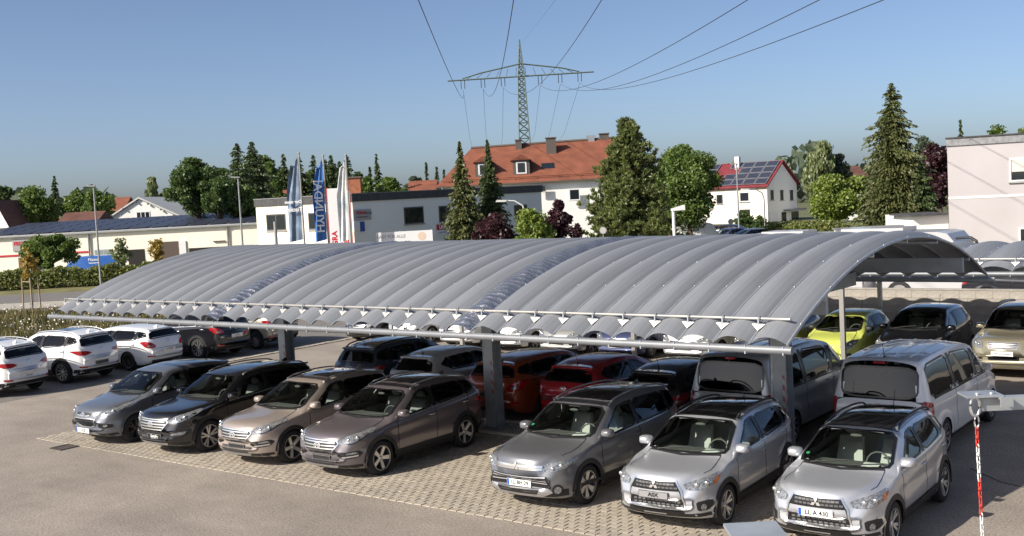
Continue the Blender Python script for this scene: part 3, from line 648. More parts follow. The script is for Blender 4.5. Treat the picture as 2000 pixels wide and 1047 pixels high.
    # ---- handles, mirrors, wipers, rails, antenna
    for yd in ((ymid-.22, y2-.16) if k != 'van' else (yc+.86, yc+1.2)):
        zhd = bz(yd)-.14; h = B.hit((3, yd, zhd), SD, .018); h2 = B.hit((3, yd+.19, zhd), SD, .018)
        B.addmb('door_handle', MB().tube([h-Vector((.02, 0, 0)), h+Vector((.004, .02, 0)), h2+Vector((.004, -.02, 0)), h2-Vector((.02, 0, 0))], .014, 6), M_chrome if k in ('tucson', 'santafe') else None, mirror=True, paintit=k not in ('tucson', 'santafe'))
    ym = yc+.42; h = B.hit((3, ym, B.zb(ym)+.1), SD, 0); mx = W2+.005
    mb = MB(); vs = []
    for i, (y, sc) in enumerate(((-.10, .45), (-.085, .72), (-.04, .95), (.03, 1.0), (.07, .96))):
        for j in range(12):
            a = 2*math.pi*j/12; cx, cz_ = math.cos(a), math.sin(a); e_ = .5
            vs.append((mx+.02+.115*sc*math.copysign(abs(cx)**e_, cx), ym+y, B.zb(ym)+.125+  .075*sc*math.copysign(abs(cz_)**e_, cz_)))
    mb.add(vs, [(i*12+j, (i+1)*12+j, (i+1)*12+(j+1) % 12, i*12+(j+1) % 12) for i in range(4) for j in range(12)]+[tuple(range(12))], True)
    r = B.addmb('door_mirror', mb, M_black if k == 'mini' else None, mirror=True, paintit=k != 'mini')
    for q, sg in zip(r, (1, -1)):
        g2 = MB(); g2.add([(v[0]*sg, v[1]+.002, v[2]) for v in vs[48:]], [tuple(range(12)) if sg > 0 else tuple(range(12))[::-1]]); B.addmb('mirror_glass', g2, M_chrome, parent=q)
        st = MB().hexa([(sg*x, y, z) for x, y, z in ((h.x-.03, ym-.04, B.zb(ym)+.03), (mx, ym-.03, B.zb(ym)+.04), (mx, ym+.03, B.zb(ym)+.04), (h.x-.03, ym+.05, B.zb(ym)+.03), (h.x-.03, ym-.04, B.zb(ym)+.08), (mx, ym-.03, B.zb(ym)+.09), (mx, ym+.03, B.zb(ym)+.09), (h.x-.03, ym+.05, B.zb(ym)+.08))])
        B.addmb('mirror_foot', st, M_black, parent=q)
    for x0, x1 in ((-.52, .05), (.12, .62)):
        a = B.hit(Vector((x0, yc+.09, zc+.05))-wd*2, wd, .02); b_ = B.hit(Vector((x1, yc+.20, zc+.09))-wd*2, wd, .02); c_ = (a+b_)/2; c_ = B.hit(c_-wd*2, wd, .025)
        B.addmb('wiper', MB().tube([a, c_, b_], .011, 5), M_black)
    B.add('cowl', B.drape(B.to2([(-W2*.74, yc+.10, zc), (0, yc-.03, zc), (W2*.74, yc+.10, zc), (W2*.72, yc+.17, zc), (0, yc+.05, zc), (-W2*.72, yc+.17, zc)], up), up, .005, .08), M_black)
    if k in ('tucson', 'santafe', 'outlander', 'asx', 'oldsuv'):
        pts = []
        for i in range(13):
            y = yh+.12+(yr-.1-yh-.12)*i/12; x = B.wr(y)-.045; hz = B.hit((x, y, 3), up, 0); pts.append(hz+Vector((0, 0, .012 if i in (0, 12) else .05)))
        B.addmb('roof_rail', MB().tube(pts, .018, 6), M_silver if k != 'asx' else M_black, mirror=True)
    fin = B.hit((0, yr-.28, 3), up, -.004)
    if k in ('tucson', 'wagon', 'santafe', 'outlander'): B.addmb('shark_fin', MB().add([(-.025, fin.y-.08, fin.z), (.025, fin.y-.08, fin.z), (.03, fin.y+.1, fin.z), (-.03, fin.y+.1, fin.z), (0, fin.y+.07, fin.z+.075), (0, fin.y+.1, fin.z+.07)], [(0, 1, 4), (1, 2, 5, 4), (2, 3, 5), (3, 0, 4, 5), (0, 3, 2, 1)]), None, paintit=True)
    else: B.addmb('antenna', MB().ell((0, fin.y, fin.z), (.03, .04, .02), 8, 6).tube([fin, fin+Vector((0, .1, .26))], .006, 5), M_black)
    # rear spoiler lip
    sp = MB(); n = 10; vv = []
    for i in range(n+1):
        x = -(rf-.05)+2*(rf-.05)*i/n; bend = .05*(abs(x)/rf)**2; p0 = B.hit((x, yr-.16, 3), up, .004)
        vv += [(x, p0.y, p0.z), (x, yr+.06-bend, zr-.005), (x, yr+.05-bend, zr-.035), (x, yr-.02, zr-.05)]
    sp.add(vv, [(4*i+j, 4*i+4+j, 4*i+4+(j+1) % 4, 4*i+(j+1) % 4) for i in range(n) for j in range(4)]+[(3, 2, 1, 0), (4*n, 4*n+1, 4*n+2, 4*n+3)], True)
    if k != 'van': B.addmb('rear_spoiler', sp, None, paintit=True)
    if k == 'van':
        h = B.hit((0, 9, zr-.035), (0, -1, 0), .004); B.addmb('brake_light', MB().box(-.11, .11, h.y-.02, h.y+.012, h.z-.02, h.z+.02), M_tail)
    if k in ('tucson', 'asx', 'outlander'):
        g0, g1 = {'tucson': (.36, .75), 'outlander': (.22, 1.5), 'asx': (.06, .35)}[k]
        B.add('glass_roof', B.drape(chaikin(B.to2([(-rf+.1, yh+g0, 1), (rf-.1, yh+g0, 1), (rf-.11, yr-g1, 1), (-rf+.11, yr-g1, 1)], up), 1, .1), up, .004, .1), mat('glass_roof', (.012, .012, .014), .05, coat=1))
    if k in ('van',):
        for x in (-.45, -.15, .15, .45):
            a = B.hit((x, yh+.5, 3), up, .004); B.addmb('roof_rib', MB().tube([B.hit((x, yh+.5+i*.45, 3), up, .002) for i in range(6)], .013, 5), None, paintit=True)
    # ---- cabin: liner, dashboard, seats, wheel
    lw = W2-.13; lin = MB(); z1 = B.zb(L*.5)-.03
    lin.add([(-lw, yc+.1, .5), (lw, yc+.1, .5), (lw, yr+.1, .55), (-lw, yr+.1, .55), (-lw, yc+.1, z1-.06), (lw, yc+.1, z1-.06), (lw, yr+.1, z1+.03), (-lw, yr+.1, z1+.03)], [(0, 1, 2, 3), (0, 4, 5, 1), (1, 5, 6, 2), (2, 6, 7, 3), (3, 7, 4, 0)])
    B.addmb('cabin_liner', lin, M_liner)
    B.addmb('dashboard', MB().hexa([(-lw, yc+.12, .6), (lw, yc+.12, .6), (lw, yc+.75, .6), (-lw, yc+.75, .6), (-lw, yc+.12, zc-.03), (lw, yc+.12, zc-.03), (lw, yc+.68, zc-.02), (-lw, yc+.68, zc-.02)]), M_dash)
    ys = yc+1.15
    for sx in (-.37, .37):
        st = MB(); st.hexa([(sx-.24, ys-.28, .5), (sx+.24, ys-.28, .5), (sx+.24, ys+.25, .5), (sx-.24, ys+.25, .5), (sx-.24, ys-.28, .68), (sx+.24, ys-.28, .68), (sx+.22, ys+.25, .64), (sx-.22, ys+.25, .64)])
        zt_ = min(1.22, P['H']-.33); st.hexa([(sx-.24, ys+.2, .62), (sx+.24, ys+.2, .62), (sx+.24, ys+.33, .62), (sx-.24, ys+.33, .62), (sx-.19, ys+.40, zt_), (sx+.19, ys+.40, zt_), (sx+.19, ys+.49, zt_), (sx-.19, ys+.49, zt_)])
        hd = B.addmb('seat', st, M_seat)[0]; B.addmb('headrest', MB().ell((sx, ys+.47, zt_+.09), (.13, .06, .085), 10, 6), M_seat, parent=hd)
    if k != 'van': B.addmb('rear_bench', MB().hexa([(-.62, ys+.75, .5), (.62, ys+.75, .5), (.62, ys+1.35, .5), (-.62, ys+1.35, .5), (-.6, ys+1.2, min(1.1, P['H']-.42)), (.6, ys+1.2, min(1.1, P['H']-.42)), (.6, ys+1.33, min(1.1, P['H']-.42)), (-.6, ys+1.33, min(1.1, P['H']-.42))]), M_seat)
    swc = Vector((.37, ys-.52, zc-.02)); B.addmb('steering_wheel', MB().tube([swc+Vector((.18*math.cos(a), .07*math.sin(a), .17*math.sin(a))) for a in np.linspace(0, 2*math.pi, 15)[:-1]], .016, 6, closed=True).tube([swc-Vector((.17, 0, 0)), swc+Vector((.17, 0, 0))], .014, 5), M_dash)
    B.addmb('inner_mirror', MB().ell((0, yh-.12, zh-.11), (.11, .025, .03), 8, 6), M_dash)
    front_face(B, k, P); rear_face(B, k, P); B.finish(); return B
def fp(B, name, poly, m, off=.006, mirror=False, rnd=0, res=.05, parent=None, d=FR, paintit=False):
    p = chaikin(poly, rnd) if rnd else poly
    return B.add(name, B.drape(B.to2(F(p), d), d, off, res), m, mirror=mirror, parent=parent, paintit=paintit)
def lamp(B, name, pts, ang, m, off=.006, rnd=1, mirror=True, d=None):
    """wrap-round lamp draped diagonally; pts are 3-D guesses on the +x side"""
    d = d or (-math.sin(R(ang)), math.cos(R(ang)), 0)
    if name == 'headlight' and m is M_lamp:
        q = [Vector(p_) for p_ in pts]; c = sum(q, Vector())/len(q); ax = max((b-a for a in q for b in q), key=lambda v: v.length)
        for f_ in (-.17, .06):
            h = B.hit(c+ax*(f_ if ax.x > 0 else -f_)-Vector(d)*3, d, .004); B.addmb('lamp_reflector', MB().ell(h, (.042, .03, .038), 10, 6), M_refl, mirror=True)
    p = chaikin(B.to2(pts, d), rnd, .15); return B.add(name, B.drape(p, d, off, .045), m, mirror=mirror)
def barx(B, name, z, hw, th, m, off=.012, parent=None, d=FR, bow=0.0):
    n = 12; V = []
    for i in range(n+1):
        x = -hw+2*hw*i/n; zz = z-bow*(x/hw)**2
        for s_ in (1, -1): V.append(B.hit((x, -3 if d[1] > 0 else 9, zz+th*s_), d, off))
    return B.add(name, (V, [(2*i, 2*i+2, 2*i+3, 2*i+1) for i in range(n)]), m, parent=parent)
def emblem(B, z, d, kind, s=1.0, parent=None):
    y0 = -3 if d[1] > 0 else 9
    def put(poly): return B.drape(B.to2(F(poly), d), d, .024, .05)
    if kind == 'oval':
        o = ellipse(0, z, .085*s, .045*s, 18); i = ellipse(0, z, .070*s, .033*s, 18); V = [B.hit((x, y0, zz), d, .026) for x, zz in o+i]
        B.add('emblem_ring', (V, [(j, (j+1) % 18, 18+(j+1) % 18, 18+j) for j in range(18)]), M_chrome, parent=parent)
        k = 1 if d[1] > 0 else -1
        for sx in (-1, 1): B.add('emblem_stroke', put([(k*(sx*.030-.014)*s, z-.034*s), (k*(sx*.030+.004)*s, z-.034*s), (k*(sx*.030+.016)*s, z+.034*s), (k*(sx*.030-.002)*s, z+.034*s)]), M_chrome, parent=parent)
        B.add('emblem_stroke', put([(-.03*s, z-.008*s), (.03*s, z-.004*s), (.03*s, z+.010*s), (-.03*s, z+.004*s)]), M_chrome, parent=parent)
    else:
        for a in (90, 210, 330):
            c = (.034*s*math.cos(R(a)), z+.034*s*math.sin(R(a))); B.add('emblem_diamond', put([(c[0]+r_*s*math.cos(R(a+q)), c[1]+r_*s*math.sin(R(a+q))) for r_, q in ((.034, 0), (.02, 90), (.034, 180), (.02, 270))]), M_chrome, parent=parent)
def front_face(B, k, P):
    W2 = P['W']/2; gc = P['gc']; hexp = lambda zt, zm, zb, ht, hm, hb: [(-ht, zt), (ht, zt), (hm, zm), (hb, zb), (-hb, zb), (-hm, zm)]
    if k in ('tucson', 'santafe'):
        o = .03 if k == 'santafe' else 0
        g = fp(B, 'grille', hexp(.83+o, .77+o, .55+o, .44, .49, .31), M_black, .006)[0]
        V = B.ring(B.to2(F(hexp(.845+o, .77+o, .535+o, .46, .51, .32)), FR), .022, FR, .014); B.add('grille_frame', V, M_chrome if k == 'tucson' else M_silver, parent=g)
        for z, hw in ((.79, .43), (.73, .45), (.67, .41), (.61, .36)): barx(B, 'grille_bar', z+o, hw, .012, M_chrome, .016, g)
        emblem(B, .725+o, FR, 'oval', 1.15, g)
        z1 = .03 if k == 'santafe' else 0
        h = lamp(B, 'headlight', [(.47, .10, .80+z1), (.55, .13, .735+z1), (.79, .38, .80+z1), (.905, .80, .965+z1), (.86, .74, .99+z1), (.60, .25, .905+z1)], 40, M_lamp)
        if k == 'tucson': lamp(B, 'headlight_strip', [(.60, .2, .76), (.66, .25, .755), (.80, .42, .81), (.88, .72, .94), (.84, .6, .91), (.74, .36, .80)], 40, M_trim, .009, 0)
        fp_ = [(.47, .05, .53), (.55, .12, .60), (.80, .38, .63), (.86, .46, .58), (.80, .38, .50), (.58, .14, .47)]
        f = lamp(B, 'fog_lamp_pod', fp_, 38, M_trim if k == 'tucson' else M_black, .006)
        if k == 'tucson':
            lamp(B, 'fog_lamp', [(.62, .16, .555), (.66, .2, .60), (.78, .34, .60), (.80, .36, .565)], 38, M_lamp, .011); lamp(B, 'day_light', [(.56, .12, .49), (.58, .13, .52), (.80, .38, .545), (.79, .36, .515)], 38, M_chrome, .012, 0)
        else: lamp(B, 'fog_lamp', [(.56, .12, .52), (.60, .16, .57), (.82, .40, .60), (.78, .34, .52)], 38, M_lamp, .011)
        fp(B, 'lower_grille', [(-.50, .47), (.50, .47), (.40, .36), (-.40, .36)], M_black, .005)
        fp(B, 'bumper_cladding', [(-W2, .345), (W2, .345), (W2, gc-.03), (-W2, gc-.03)], M_black, .007, res=.07)
        fp(B, 'skid_plate', [(-.50, gc+.075), (.50, gc+.075), (.42, gc+.01), (-.42, gc+.01)], M_silver, .013)
        B.plate = (.455 if k == 'tucson' else .46)
    elif k == 'ix35':
        g = fp(B, 'upper_grille', [(-.33, .83), (.33, .83), (.26, .755), (.12, .735), (-.12, .735), (-.26, .755)], M_black, .006, rnd=1)[0]
        barx(B, 'grille_bar', .745, .24, .010, M_silver, .012, g, bow=-.02); emblem(B, .775, FR, 'oval', 1.0, g)
        g = fp(B, 'lower_grille', hexp(.68, .64, .47, .40, .41, .30), M_trim, .006, rnd=1)[0]
        V = B.ring(chaikin(B.to2(F(hexp(.70, .65, .455, .42, .43, .31)), FR), 1), .022, FR, .012); B.add('grille_frame', V, M_silver, parent=g)
        for z in (.63, .58, .53): barx(B, 'grille_bar', z, .37, .006, M_black, .012, g)
        lamp(B, 'headlight', [(.46, .10, .76), (.52, .13, .72), (.74, .38, .79), (.88, .86, .99), (.80, .72, .98), (.56, .22, .85)], 42, M_lamp)
        lamp(B, 'fog_lamp_pod', [(.46, .08, .52), (.56, .15, .60), (.78, .36, .55), (.76, .34, .48), (.54, .12, .46)], 36, M_trim, .006); lamp(B, 'fog_lamp', [(.62, .18, .50), (.61, .18, .56), (.68, .24, .56), (.69, .24, .50)], 36, M_lamp, .012, 2)
        fp(B, 'bumper_cladding', [(-W2, .335), (W2, .335), (W2, gc-.03), (-W2, gc-.03)], M_black, .006, res=.07); fp(B, 'skid_plate', [(-.42, .37), (.42, .37), (.5, .31), (-.5, .31)], M_silver, .012)
        B.plate = .40
    elif k == 'outlander':
        g = fp(B, 'grille', [(-.52, .845), (.52, .845), (.50, .755), (-.50, .755)], M_black, .006)[0]
        for z in (.825, .775): barx(B, 'grille_bar', z, .50, .018, M_chrome, .014, g)
        barx(B, 'grille_bar', .80, .50, .006, M_silver, .014, g); emblem(B, .80, FR, 'diamond', 1.2, g)
        lamp(B, 'headlight', [(.50, .10, .75), (.52, .12, .86), (.80, .36, .905), (.90, .66, .93), (.86, .62, .84), (.74, .30, .76), (.60, .16, .725)], 34, M_lamp)
        g = fp(B, 'lower_grille', [(-.58, .66), (.58, .66), (.66, .46), (-.66, .46)], M_trim, .006)[0]
        for z, hw in ((.64, .56), (.605, .57), (.57, .58), (.535, .60)): barx(B, 'grille_bar', z, hw, .008, M_silver, .012, g)
        fp(B, 'bumper_cladding', [(-W2, .42), (W2, .42), (W2, gc-.03), (-W2, gc-.03)], M_black, .006, res=.07)
        fp(B, 'skid_plate', [(-.62, .46), (-.46, .44), (-.40, .345), (.40, .345), (.46, .44), (.62, .46), (.68, .38), (.46, .29), (-.46, .29), (-.68, .38)], M_silver, .012)
        lamp(B, 'fog_lamp_pod', ellipse3(.72, .24, .42, .10), 34, M_black, .012, 0); lamp(B, 'fog_lamp', ellipse3(.72, .24, .42, .062), 34, M_lamp, .018, 0)
        B.plate = .50
    elif k == 'asx':
        g = fp(B, 'grille', hexp(.865, .72, .44, .36, .44, .50), M_trim, .006)[0]
        V = B.ring(B.to2(F(hexp(.885, .72, .425, .375, .46, .52)), FR), .026, FR, .014); B.add('grille_frame', V, M_chrome, parent=g)
        fp(B, 'grille_panel', [(-.42, .715), (.42, .715), (.46, .565), (-.46, .565)], None, .011, parent=g, paintit=True)
        for r_, (z, hw) in enumerate(((.82, .34), (.765, .37), (.525, .43), (.475, .46))):
            for i in range(11):
                x = -hw+2*hw*(i+.5)/11+(.5 if r_ % 2 else 0)*.06
                if abs(x) < hw: fp(B, 'grille_cell', [(x-.026, z-.013), (x+.026, z-.013), (x+.026, z+.013), (x-.026, z+.013)], M_cell, .010, parent=g, res=.1)
        emblem(B, .795, FR, 'diamond', 1.3, g)
        lamp(B, 'headlight', [(.47, .10, .83), (.52, .14, .73), (.72, .32, .735), (.855, .60, .83), (.87, .72, .935), (.70, .34, .90)], 40, M_lamp); lamp(B, 'indicator', [(.80, .50, .79), (.84, .58, .80), (.865, .70, .90), (.81, .54, .88)], 40, M_amber, .010, 0)
        lamp(B, 'fog_lamp_pod', [(.64, .18, .55), (.66, .2, .40), (.78, .36, .40), (.84, .44, .48), (.82, .42, .57)], 38, M_black, .006); lamp(B, 'fog_lamp', ellipse3(.725, .28, .46, .05, 38), 38, M_lamp, .016, 0)
        lamp(B, 'fog_lamp_trim', [(.80, .38, .41), (.825, .42, .41), (.865, .5, .48), (.845, .46, .58), (.78, .36, .585), (.78, .36, .565), (.825, .43, .555), (.84, .46, .48)], 38, M_chrome, .013, 0)
        fp(B, 'bumper_cladding', [(-W2, .36), (W2, .36), (W2, gc-.03), (-W2, gc-.03)], M_black, .006, res=.07); fp(B, 'lower_grille', [(-.48, .40), (.48, .40), (.52, .31), (-.52, .31)], M_trim, .010); barx(B, 'skid_bar', .35, .2, .012, M_silver, .016)
        B.plate = .64
    elif k == 'van':
        fp(B, 'grille', [(-.45, .80), (.45, .80), (.38, .70), (-.38, .70)], M_black, .006); emblem(B, .75, FR, 'oval', 1.2)
        lamp(B, 'headlight', [(.50, .1, .74), (.70, .26, .72), (.88, .66, .86), (.84, .62, 1.0), (.60, .18, .86)], 36, M_lamp); fp(B, 'lower_grille', [(-.55, .48), (.55, .48), (.5, .34), (-.5, .34)], M_black, .006); B.plate = .55
    elif k == 'oldsuv':
        g = fp(B, 'grille', [(-.36, .93), (.36, .93), (.32, .79), (-.32, .79)], M_black, .006)[0]
        V = B.ring(B.to2(F([(-.38, .945), (.38, .945), (.34, .775), (-.34, .775)]), FR), .02, FR, .012); B.add('grille_frame', V, M_silver, parent=g)
        for z in (.90, .86, .82): barx(B, 'grille_bar', z, .34, .008, M_silver, .012, g)
        emblem(B, .86, FR, 'oval', 1.1, g); lamp(B, 'headlight', [(.50, .09, .80), (.60, .14, .77), (.80, .34, .80), (.85, .48, .93), (.74, .3, 1.0), (.54, .12, .97)], 34, M_lamp, .006, 2)
        fp(B, 'lower_grille', [(-.38, .58), (.38, .58), (.36, .48), (-.36, .48)], M_trim, .006); lamp(B, 'fog_lamp', ellipse3(.66, .2, .60, .05), 34, M_lamp, .012, 0); lamp(B, 'bumper_slot', [(.50, .1, .55), (.50, .1, .44), (.70, .24, .47), (.74, .26, .54)], 34, M_trim, .006)
        B.plate = .665
    else:   # hatchbacks, wagons, small cars
        dz = .07 if k == 'mpv' else .06 if k == 'mini' else 0
        sw = .86 if k == 'mini' else 1
        if k == 'mini':
            fp(B, 'upper_grille', [(-.26, .735), (.26, .735), (.20, .69), (-.20, .69)], M_trim, .006, rnd=1); barx(B, 'grille_bar', .712, .2, .008, M_chrome, .012)
            fp(B, 'lower_grille', [(-.36, .52), (.36, .52), (.30, .36), (-.30, .36)], M_trim, .006, rnd=1); lamp(B, 'fog_lamp_pod', [(.42, .1, .50), (.66, .28, .54), (.66, .28, .42), (.46, .12, .38)], 36, M_trim, .007); lamp(B, 'fog_lamp', ellipse3(.58, .2, .46, .045), 36, M_lamp, .014, 0)
            lamp(B, 'headlight', [(.40, .1, .70), (.50, .16, .63), (.68, .36, .68), (.77, .62, .84), (.68, .42, .86), (.50, .18, .79)], 38, M_lamp, .006, 2)
        else:
            g = fp(B, 'grille', [(-.42, .66+dz), (.42, .66+dz), (.36, .48+dz), (.24, .40+dz), (-.24, .40+dz), (-.36, .48+dz)], M_trim, .006)[0]
            V = B.ring(B.to2(F([(-.44, .675+dz), (.44, .675+dz), (.38, .48+dz), (.25, .385+dz), (-.25, .385+dz), (-.38, .48+dz)]), FR), .018, FR, .012); B.add('grille_frame', V, M_chrome, parent=g)
            for z in (.60, .50, .45): barx(B, 'grille_bar', z+dz, .33 if z > .48 else .26, .008, M_silver, .012, g)
            emblem(B, .70+dz, FR, 'oval', .9); lamp(B, 'headlight', [(.44, .1, .68+dz), (.52, .14, .63+dz), (.74, .38, .68+dz), (.87, .82, .85+dz), (.78, .62, .84+dz), (.56, .2, .75+dz)], 42, M_lamp)
            lamp(B, 'fog_lamp_pod', [(.48, .1, .44+dz), (.72, .3, .54+dz), (.76, .34, .42+dz), (.54, .14, .38+dz)], 38, M_trim, .006); lamp(B, 'fog_lamp', ellipse3(.65, .24, .45+dz, .042, 38), 38, M_lamp, .014, 0)
        fp(B, 'bumper_lip', [(-W2*.8, .27), (W2*.8, .27), (W2*.8, gc-.02), (-W2*.8, gc-.02)], M_black, .006, res=.07)
        B.plate = .545+dz if k != 'mini' else .44
def ellipse3(x, y, z, r, ang=34):
    return [(x+r*math.cos(a)*math.cos(R(ang)), y+r*math.cos(a)*math.sin(R(ang)), z+r*math.sin(a)) for a in np.linspace(0, 2*math.pi, 15)[:-1]]
def rear_face(B, k, P):
    L = P['L']; W2 = P['W']/2; gc = P['gc']; zg = P['zg']; ang = 140
    D = (-math.sin(R(34)), -math.cos(R(34)), 0)
    suv = k in ('tucson', 'ix35', 'santafe', 'outlander', 'asx', 'oldsuv')
    if k == 'van': lamp(B, 'tail_light', [(W2*.84, L-.04, .74), (W2*1.0, L-.30, .74), (W2*.99, L-.30, 1.10), (W2*.86, L-.05, 1.16)], 0, M_tail, .008, 1, d=D)
    elif k in ('tucson',): lamp(B, 'tail_light', [(.40, L-.03, .955), (.60, L-.06, .89), (.80, L-.2, .90), (.93, L-.5, 1.04), (.80, L-.26, 1.045), (.56, L-.06, 1.02)], 0, M_tail, .008, 1, d=D); lamp(B, 'reflector', [(.55, L-.05, .53), (.80, L-.2, .56), (.80, L-.2, .50), (.6, L-.07, .48)], 0, M_tail, .010, 1, d=D)
    else:
        z = zg-.17 if suv else zg-.19; lamp(B, 'tail_light', [(W2*.58, L-.05, z), (W2*.62, L-.06, z-.08), (W2*.92, L-.2, z-.06), (W2*.99, L-.42, z+.13), (W2*.90, L-.3, z+.17), (W2*.72, L-.1, z+.10)], 0, M_tail, .008, 1, d=D)
        lamp(B, 'lamp_insert', [(W2*.70, L-.08, z+.01), (W2*.72, L-.09, z-.04), (W2*.86, L-.18, z-.02), (W2*.86, L-.18, z+.03)], 0, M_lamp, .012, 1, d=D)
        if suv or k == 'wagon': lamp(B, 'reflector', [(.55, L-.05, .50), (.78, L-.2, .53), (.78, L-.2, .47), (.6, L-.07, .46)], 0, M_tail, .010, 1, d=D)
    if suv: fp(B, 'bumper_cladding', [(-W2, .45), (W2, .45), (W2, gc), (-W2, gc)], M_black, .008, d=BK, res=.07); fp(B, 'skid_plate', [(-.5, .36), (.5, .36), (.44, gc+.05), (-.44, gc+.05)], M_silver, .014, d=BK)
    else: fp(B, 'bumper_cladding', [(-W2*.75, .36), (W2*.75, .36), (W2*.7, gc+.02), (-W2*.7, gc+.02)], M_black, .008, d=BK, res=.07)
    emblem(B, zg-.10, BK, 'oval' if k not in ('asx', 'outlander') else 'diamond', 1.0)
    b2 = B.to2(F([(-W2*.6, zg-.28), (W2*.6, zg-.28), (W2*.6, zg-.288), (-W2*.6, zg-.288)]), BK); B.add('tailgate_gap', B.drape(b2, BK, .004, .1), M_trim)
    B.rplate = .60 if k == 'tucson' else (zg-.36 if k not in ('van',) else .66)
_K = {}
def car(kind, label, loc, heading, pmat, cat='car', plate=None, rplate=None, rims='five', rimm=None, group=None, name='parked_car', sheet_=False, sticker=False, side_sheet=False, black_roof=False, scale=1.0):
    """heading: rotation about z; 0 means the nose points to -y. loc = ground point under the middle of the car"""
    if kind not in _K: _K[kind] = make_kind(kind)
    B = _K[kind]; P = B.P; L = P['L']; root = empty(name, loc, heading); tag(root, label, cat, group); root.scale = (scale,)*3
    def pslot(o):
        if not o.data.materials: o.data.materials.append(None)
        o.material_slots[0].link = 'OBJECT'; o.material_slots[0].material = pmat
    bo = bpy.data.objects.new('body', B.body); C.objects.link(bo); bo.parent = root; pslot(bo)
    made = []
    for n, me, m, par, pt in B.parts:
        o = obj(n, me, None if pt else m, root if par is None else made[par]); made.append(o)
        if pt: pslot(o)
    for y in (P['fo'], P['fo']+P['wb']):
        for sg in (1, -1): wheel(root, sg*(P['W']/2-.115), y-L/2, P['rw'], rims, sg, rimm or M_rim)
    def do_plate(pl, front):
        style, txt = pl; z = B.plate if front else B.rplate
        h = B.hit((0, -3 if front else 9, z), FR if front else BK, .02); y = h.y-L/2; s_ = -1 if front else 1
        po = MB().box(-.262, .262, y-.007, y+.007, z-.058, z+.058).build('number_plate', M_pframe if style != 'white' and style != 'euro' else M_plate, root)
        rot = (R(90), 0, 0) if front else (R(90), 0, math.pi)
        yy = y+s_*.0085
        if style == 'euro':
            MB().box(*((-.258, -.215) if front else (.215, .258)), *sorted((y+s_*.007, y+s_*.009)), z-.054, z+.054).build('plate_band', M_pblue, po)
            letters('plate_text', txt, .098, M_ink, po, (.02*-s_, yy, z), rot, .002)
        elif style == 'white':
            if txt: letters('plate_text', txt, .062 if len(txt) > 6 else .08, M_ink, po, (0, yy, z), rot, 0)
        elif style == 'silver':
            MB().box(-.255, .255, *sorted((y+s_*.007, y+s_*.009)), z-.05, z+.05).build('plate_face', M_silver, po); letters('plate_text', txt, .085, M_ink, po, (0, yy+s_*.002, z), rot, .004, sx=1.15)
        elif style == 'dark':
            for e in ((-.255, .255, .046, .052), (-.255, .255, -.052, -.046), (-.255, -.249, -.046, .046), (.249, .255, -.046, .046)): MB().box(e[0], e[1], *sorted((y+s_*.007, y+s_*.009)), z+e[2], z+e[3]).build('plate_rim', M_silver, po)
            if txt: letters('plate_text', txt, .085, M_plate, po, (0, yy, z), rot, .002)
    if plate: do_plate(plate, True)
    if rplate: do_plate(rplate, False)
    ws = Vector((0, P['yh']-P['yc'], P['zh']-P['zc'])).normalized(); wd = Vector((0, ws.z, -ws.y))
    if sheet_: MB().hexa([(x, P['yc']+y-L/2, P['zc']+z+dz) for dz in (0, .004) for x, y, z in ((.22, .30, .0), (.48, .30, .0), (.48, .47, .02), (.22, .47, .02))]).build('paper_sheet', M_paper, root)
    if sticker:
        h = B.hit(Vector((-P['W']/2+.26, P['yc']+.3, P['zc']+.1))-wd*2, wd, .008)
        MB().tube([h-Vector((0, L/2, 0)), h-wd*.004-Vector((0, L/2, 0))], .03, 12).build('round_sticker', M_badge, root)
    if side_sheet:
        ym = P['yc']+1.02; q = [B.hit((3, y, B.zb(ym)+z), (-1, 0, 0), -.014)-Vector((0, L/2, 0)) for z in (.09, .36) for y in (ym-.09, ym+.09)]
        MB().hexa([q[0], q[1], q[1]-Vector((.004, 0, 0)), q[0]-Vector((.004, 0, 0)), q[2], q[3], q[3]-Vector((.004, 0, 0)), q[2]-Vector((.004, 0, 0))]).build('paper_sheet', M_paper, root)
    if black_roof:
        up = (0, 0, -1); rf = P['rwid']; key = kind+'_roof'
        if key not in _K:
            V, Fc = B.drape(B.to2([(-rf, P['yh']+.03, 1), (rf, P['yh']+.03, 1), (rf-.03, P['yr']-.02, 1), (-rf+.03, P['yr']-.02, 1)], up), up, .0035, .1); _K[key] = mesh('black_roof', [(v[0], v[1]-L/2, v[2]) for v in V], Fc, True)
        obj('roof_skin', _K[key], mat('gloss_black_roof', (.012, .012, .013), .12, coat=1), root)
    return root
# ------------------------------------------------------------------ the cars where they stand
p_grey = paint('slate_grey', (.15, .16, .18)); p_blk = paint('black', (.008, .008, .010), .2, .2); p_tan = paint('sand_beige', (.42, .355, .31), .6); p_brn = paint('mocha_grey', (.16, .14, .147), .6)
p_tit = paint('titanium', (.19, .193, .205), .65); p_sil = paint('silver', (.50, .515, .55), .75, .32); p_blue = paint('night_blue', (.05, .07, .105), .4); p_bei = paint('pale_beige', (.62, .59, .57), .2)
p_org = paint('copper', (.31, .06, .02), .4); p_red = paint('red', (.40, .012, .022), .3); p_ant = paint('anthracite', (.018, .019, .026), .4); p_gvan = paint('grey_van', (.42, .43, .45), .4)
p_wvan = paint('silver_white', (.84, .85, .86), 0); p_wht = paint('white', (.78, .78, .77), 0, .3); p_lime = paint('lime', (.56, .62, .13), .1, .3); p_navy = paint('navy_blue', (.075, .09, .19), .55); p_ltsil = paint('light_silver', (.5, .5, .49), .6)
p_gold = paint('champagne', (.33, .30, .215), .6); p_olive = paint('olive', (.15, .15, .05), .4)
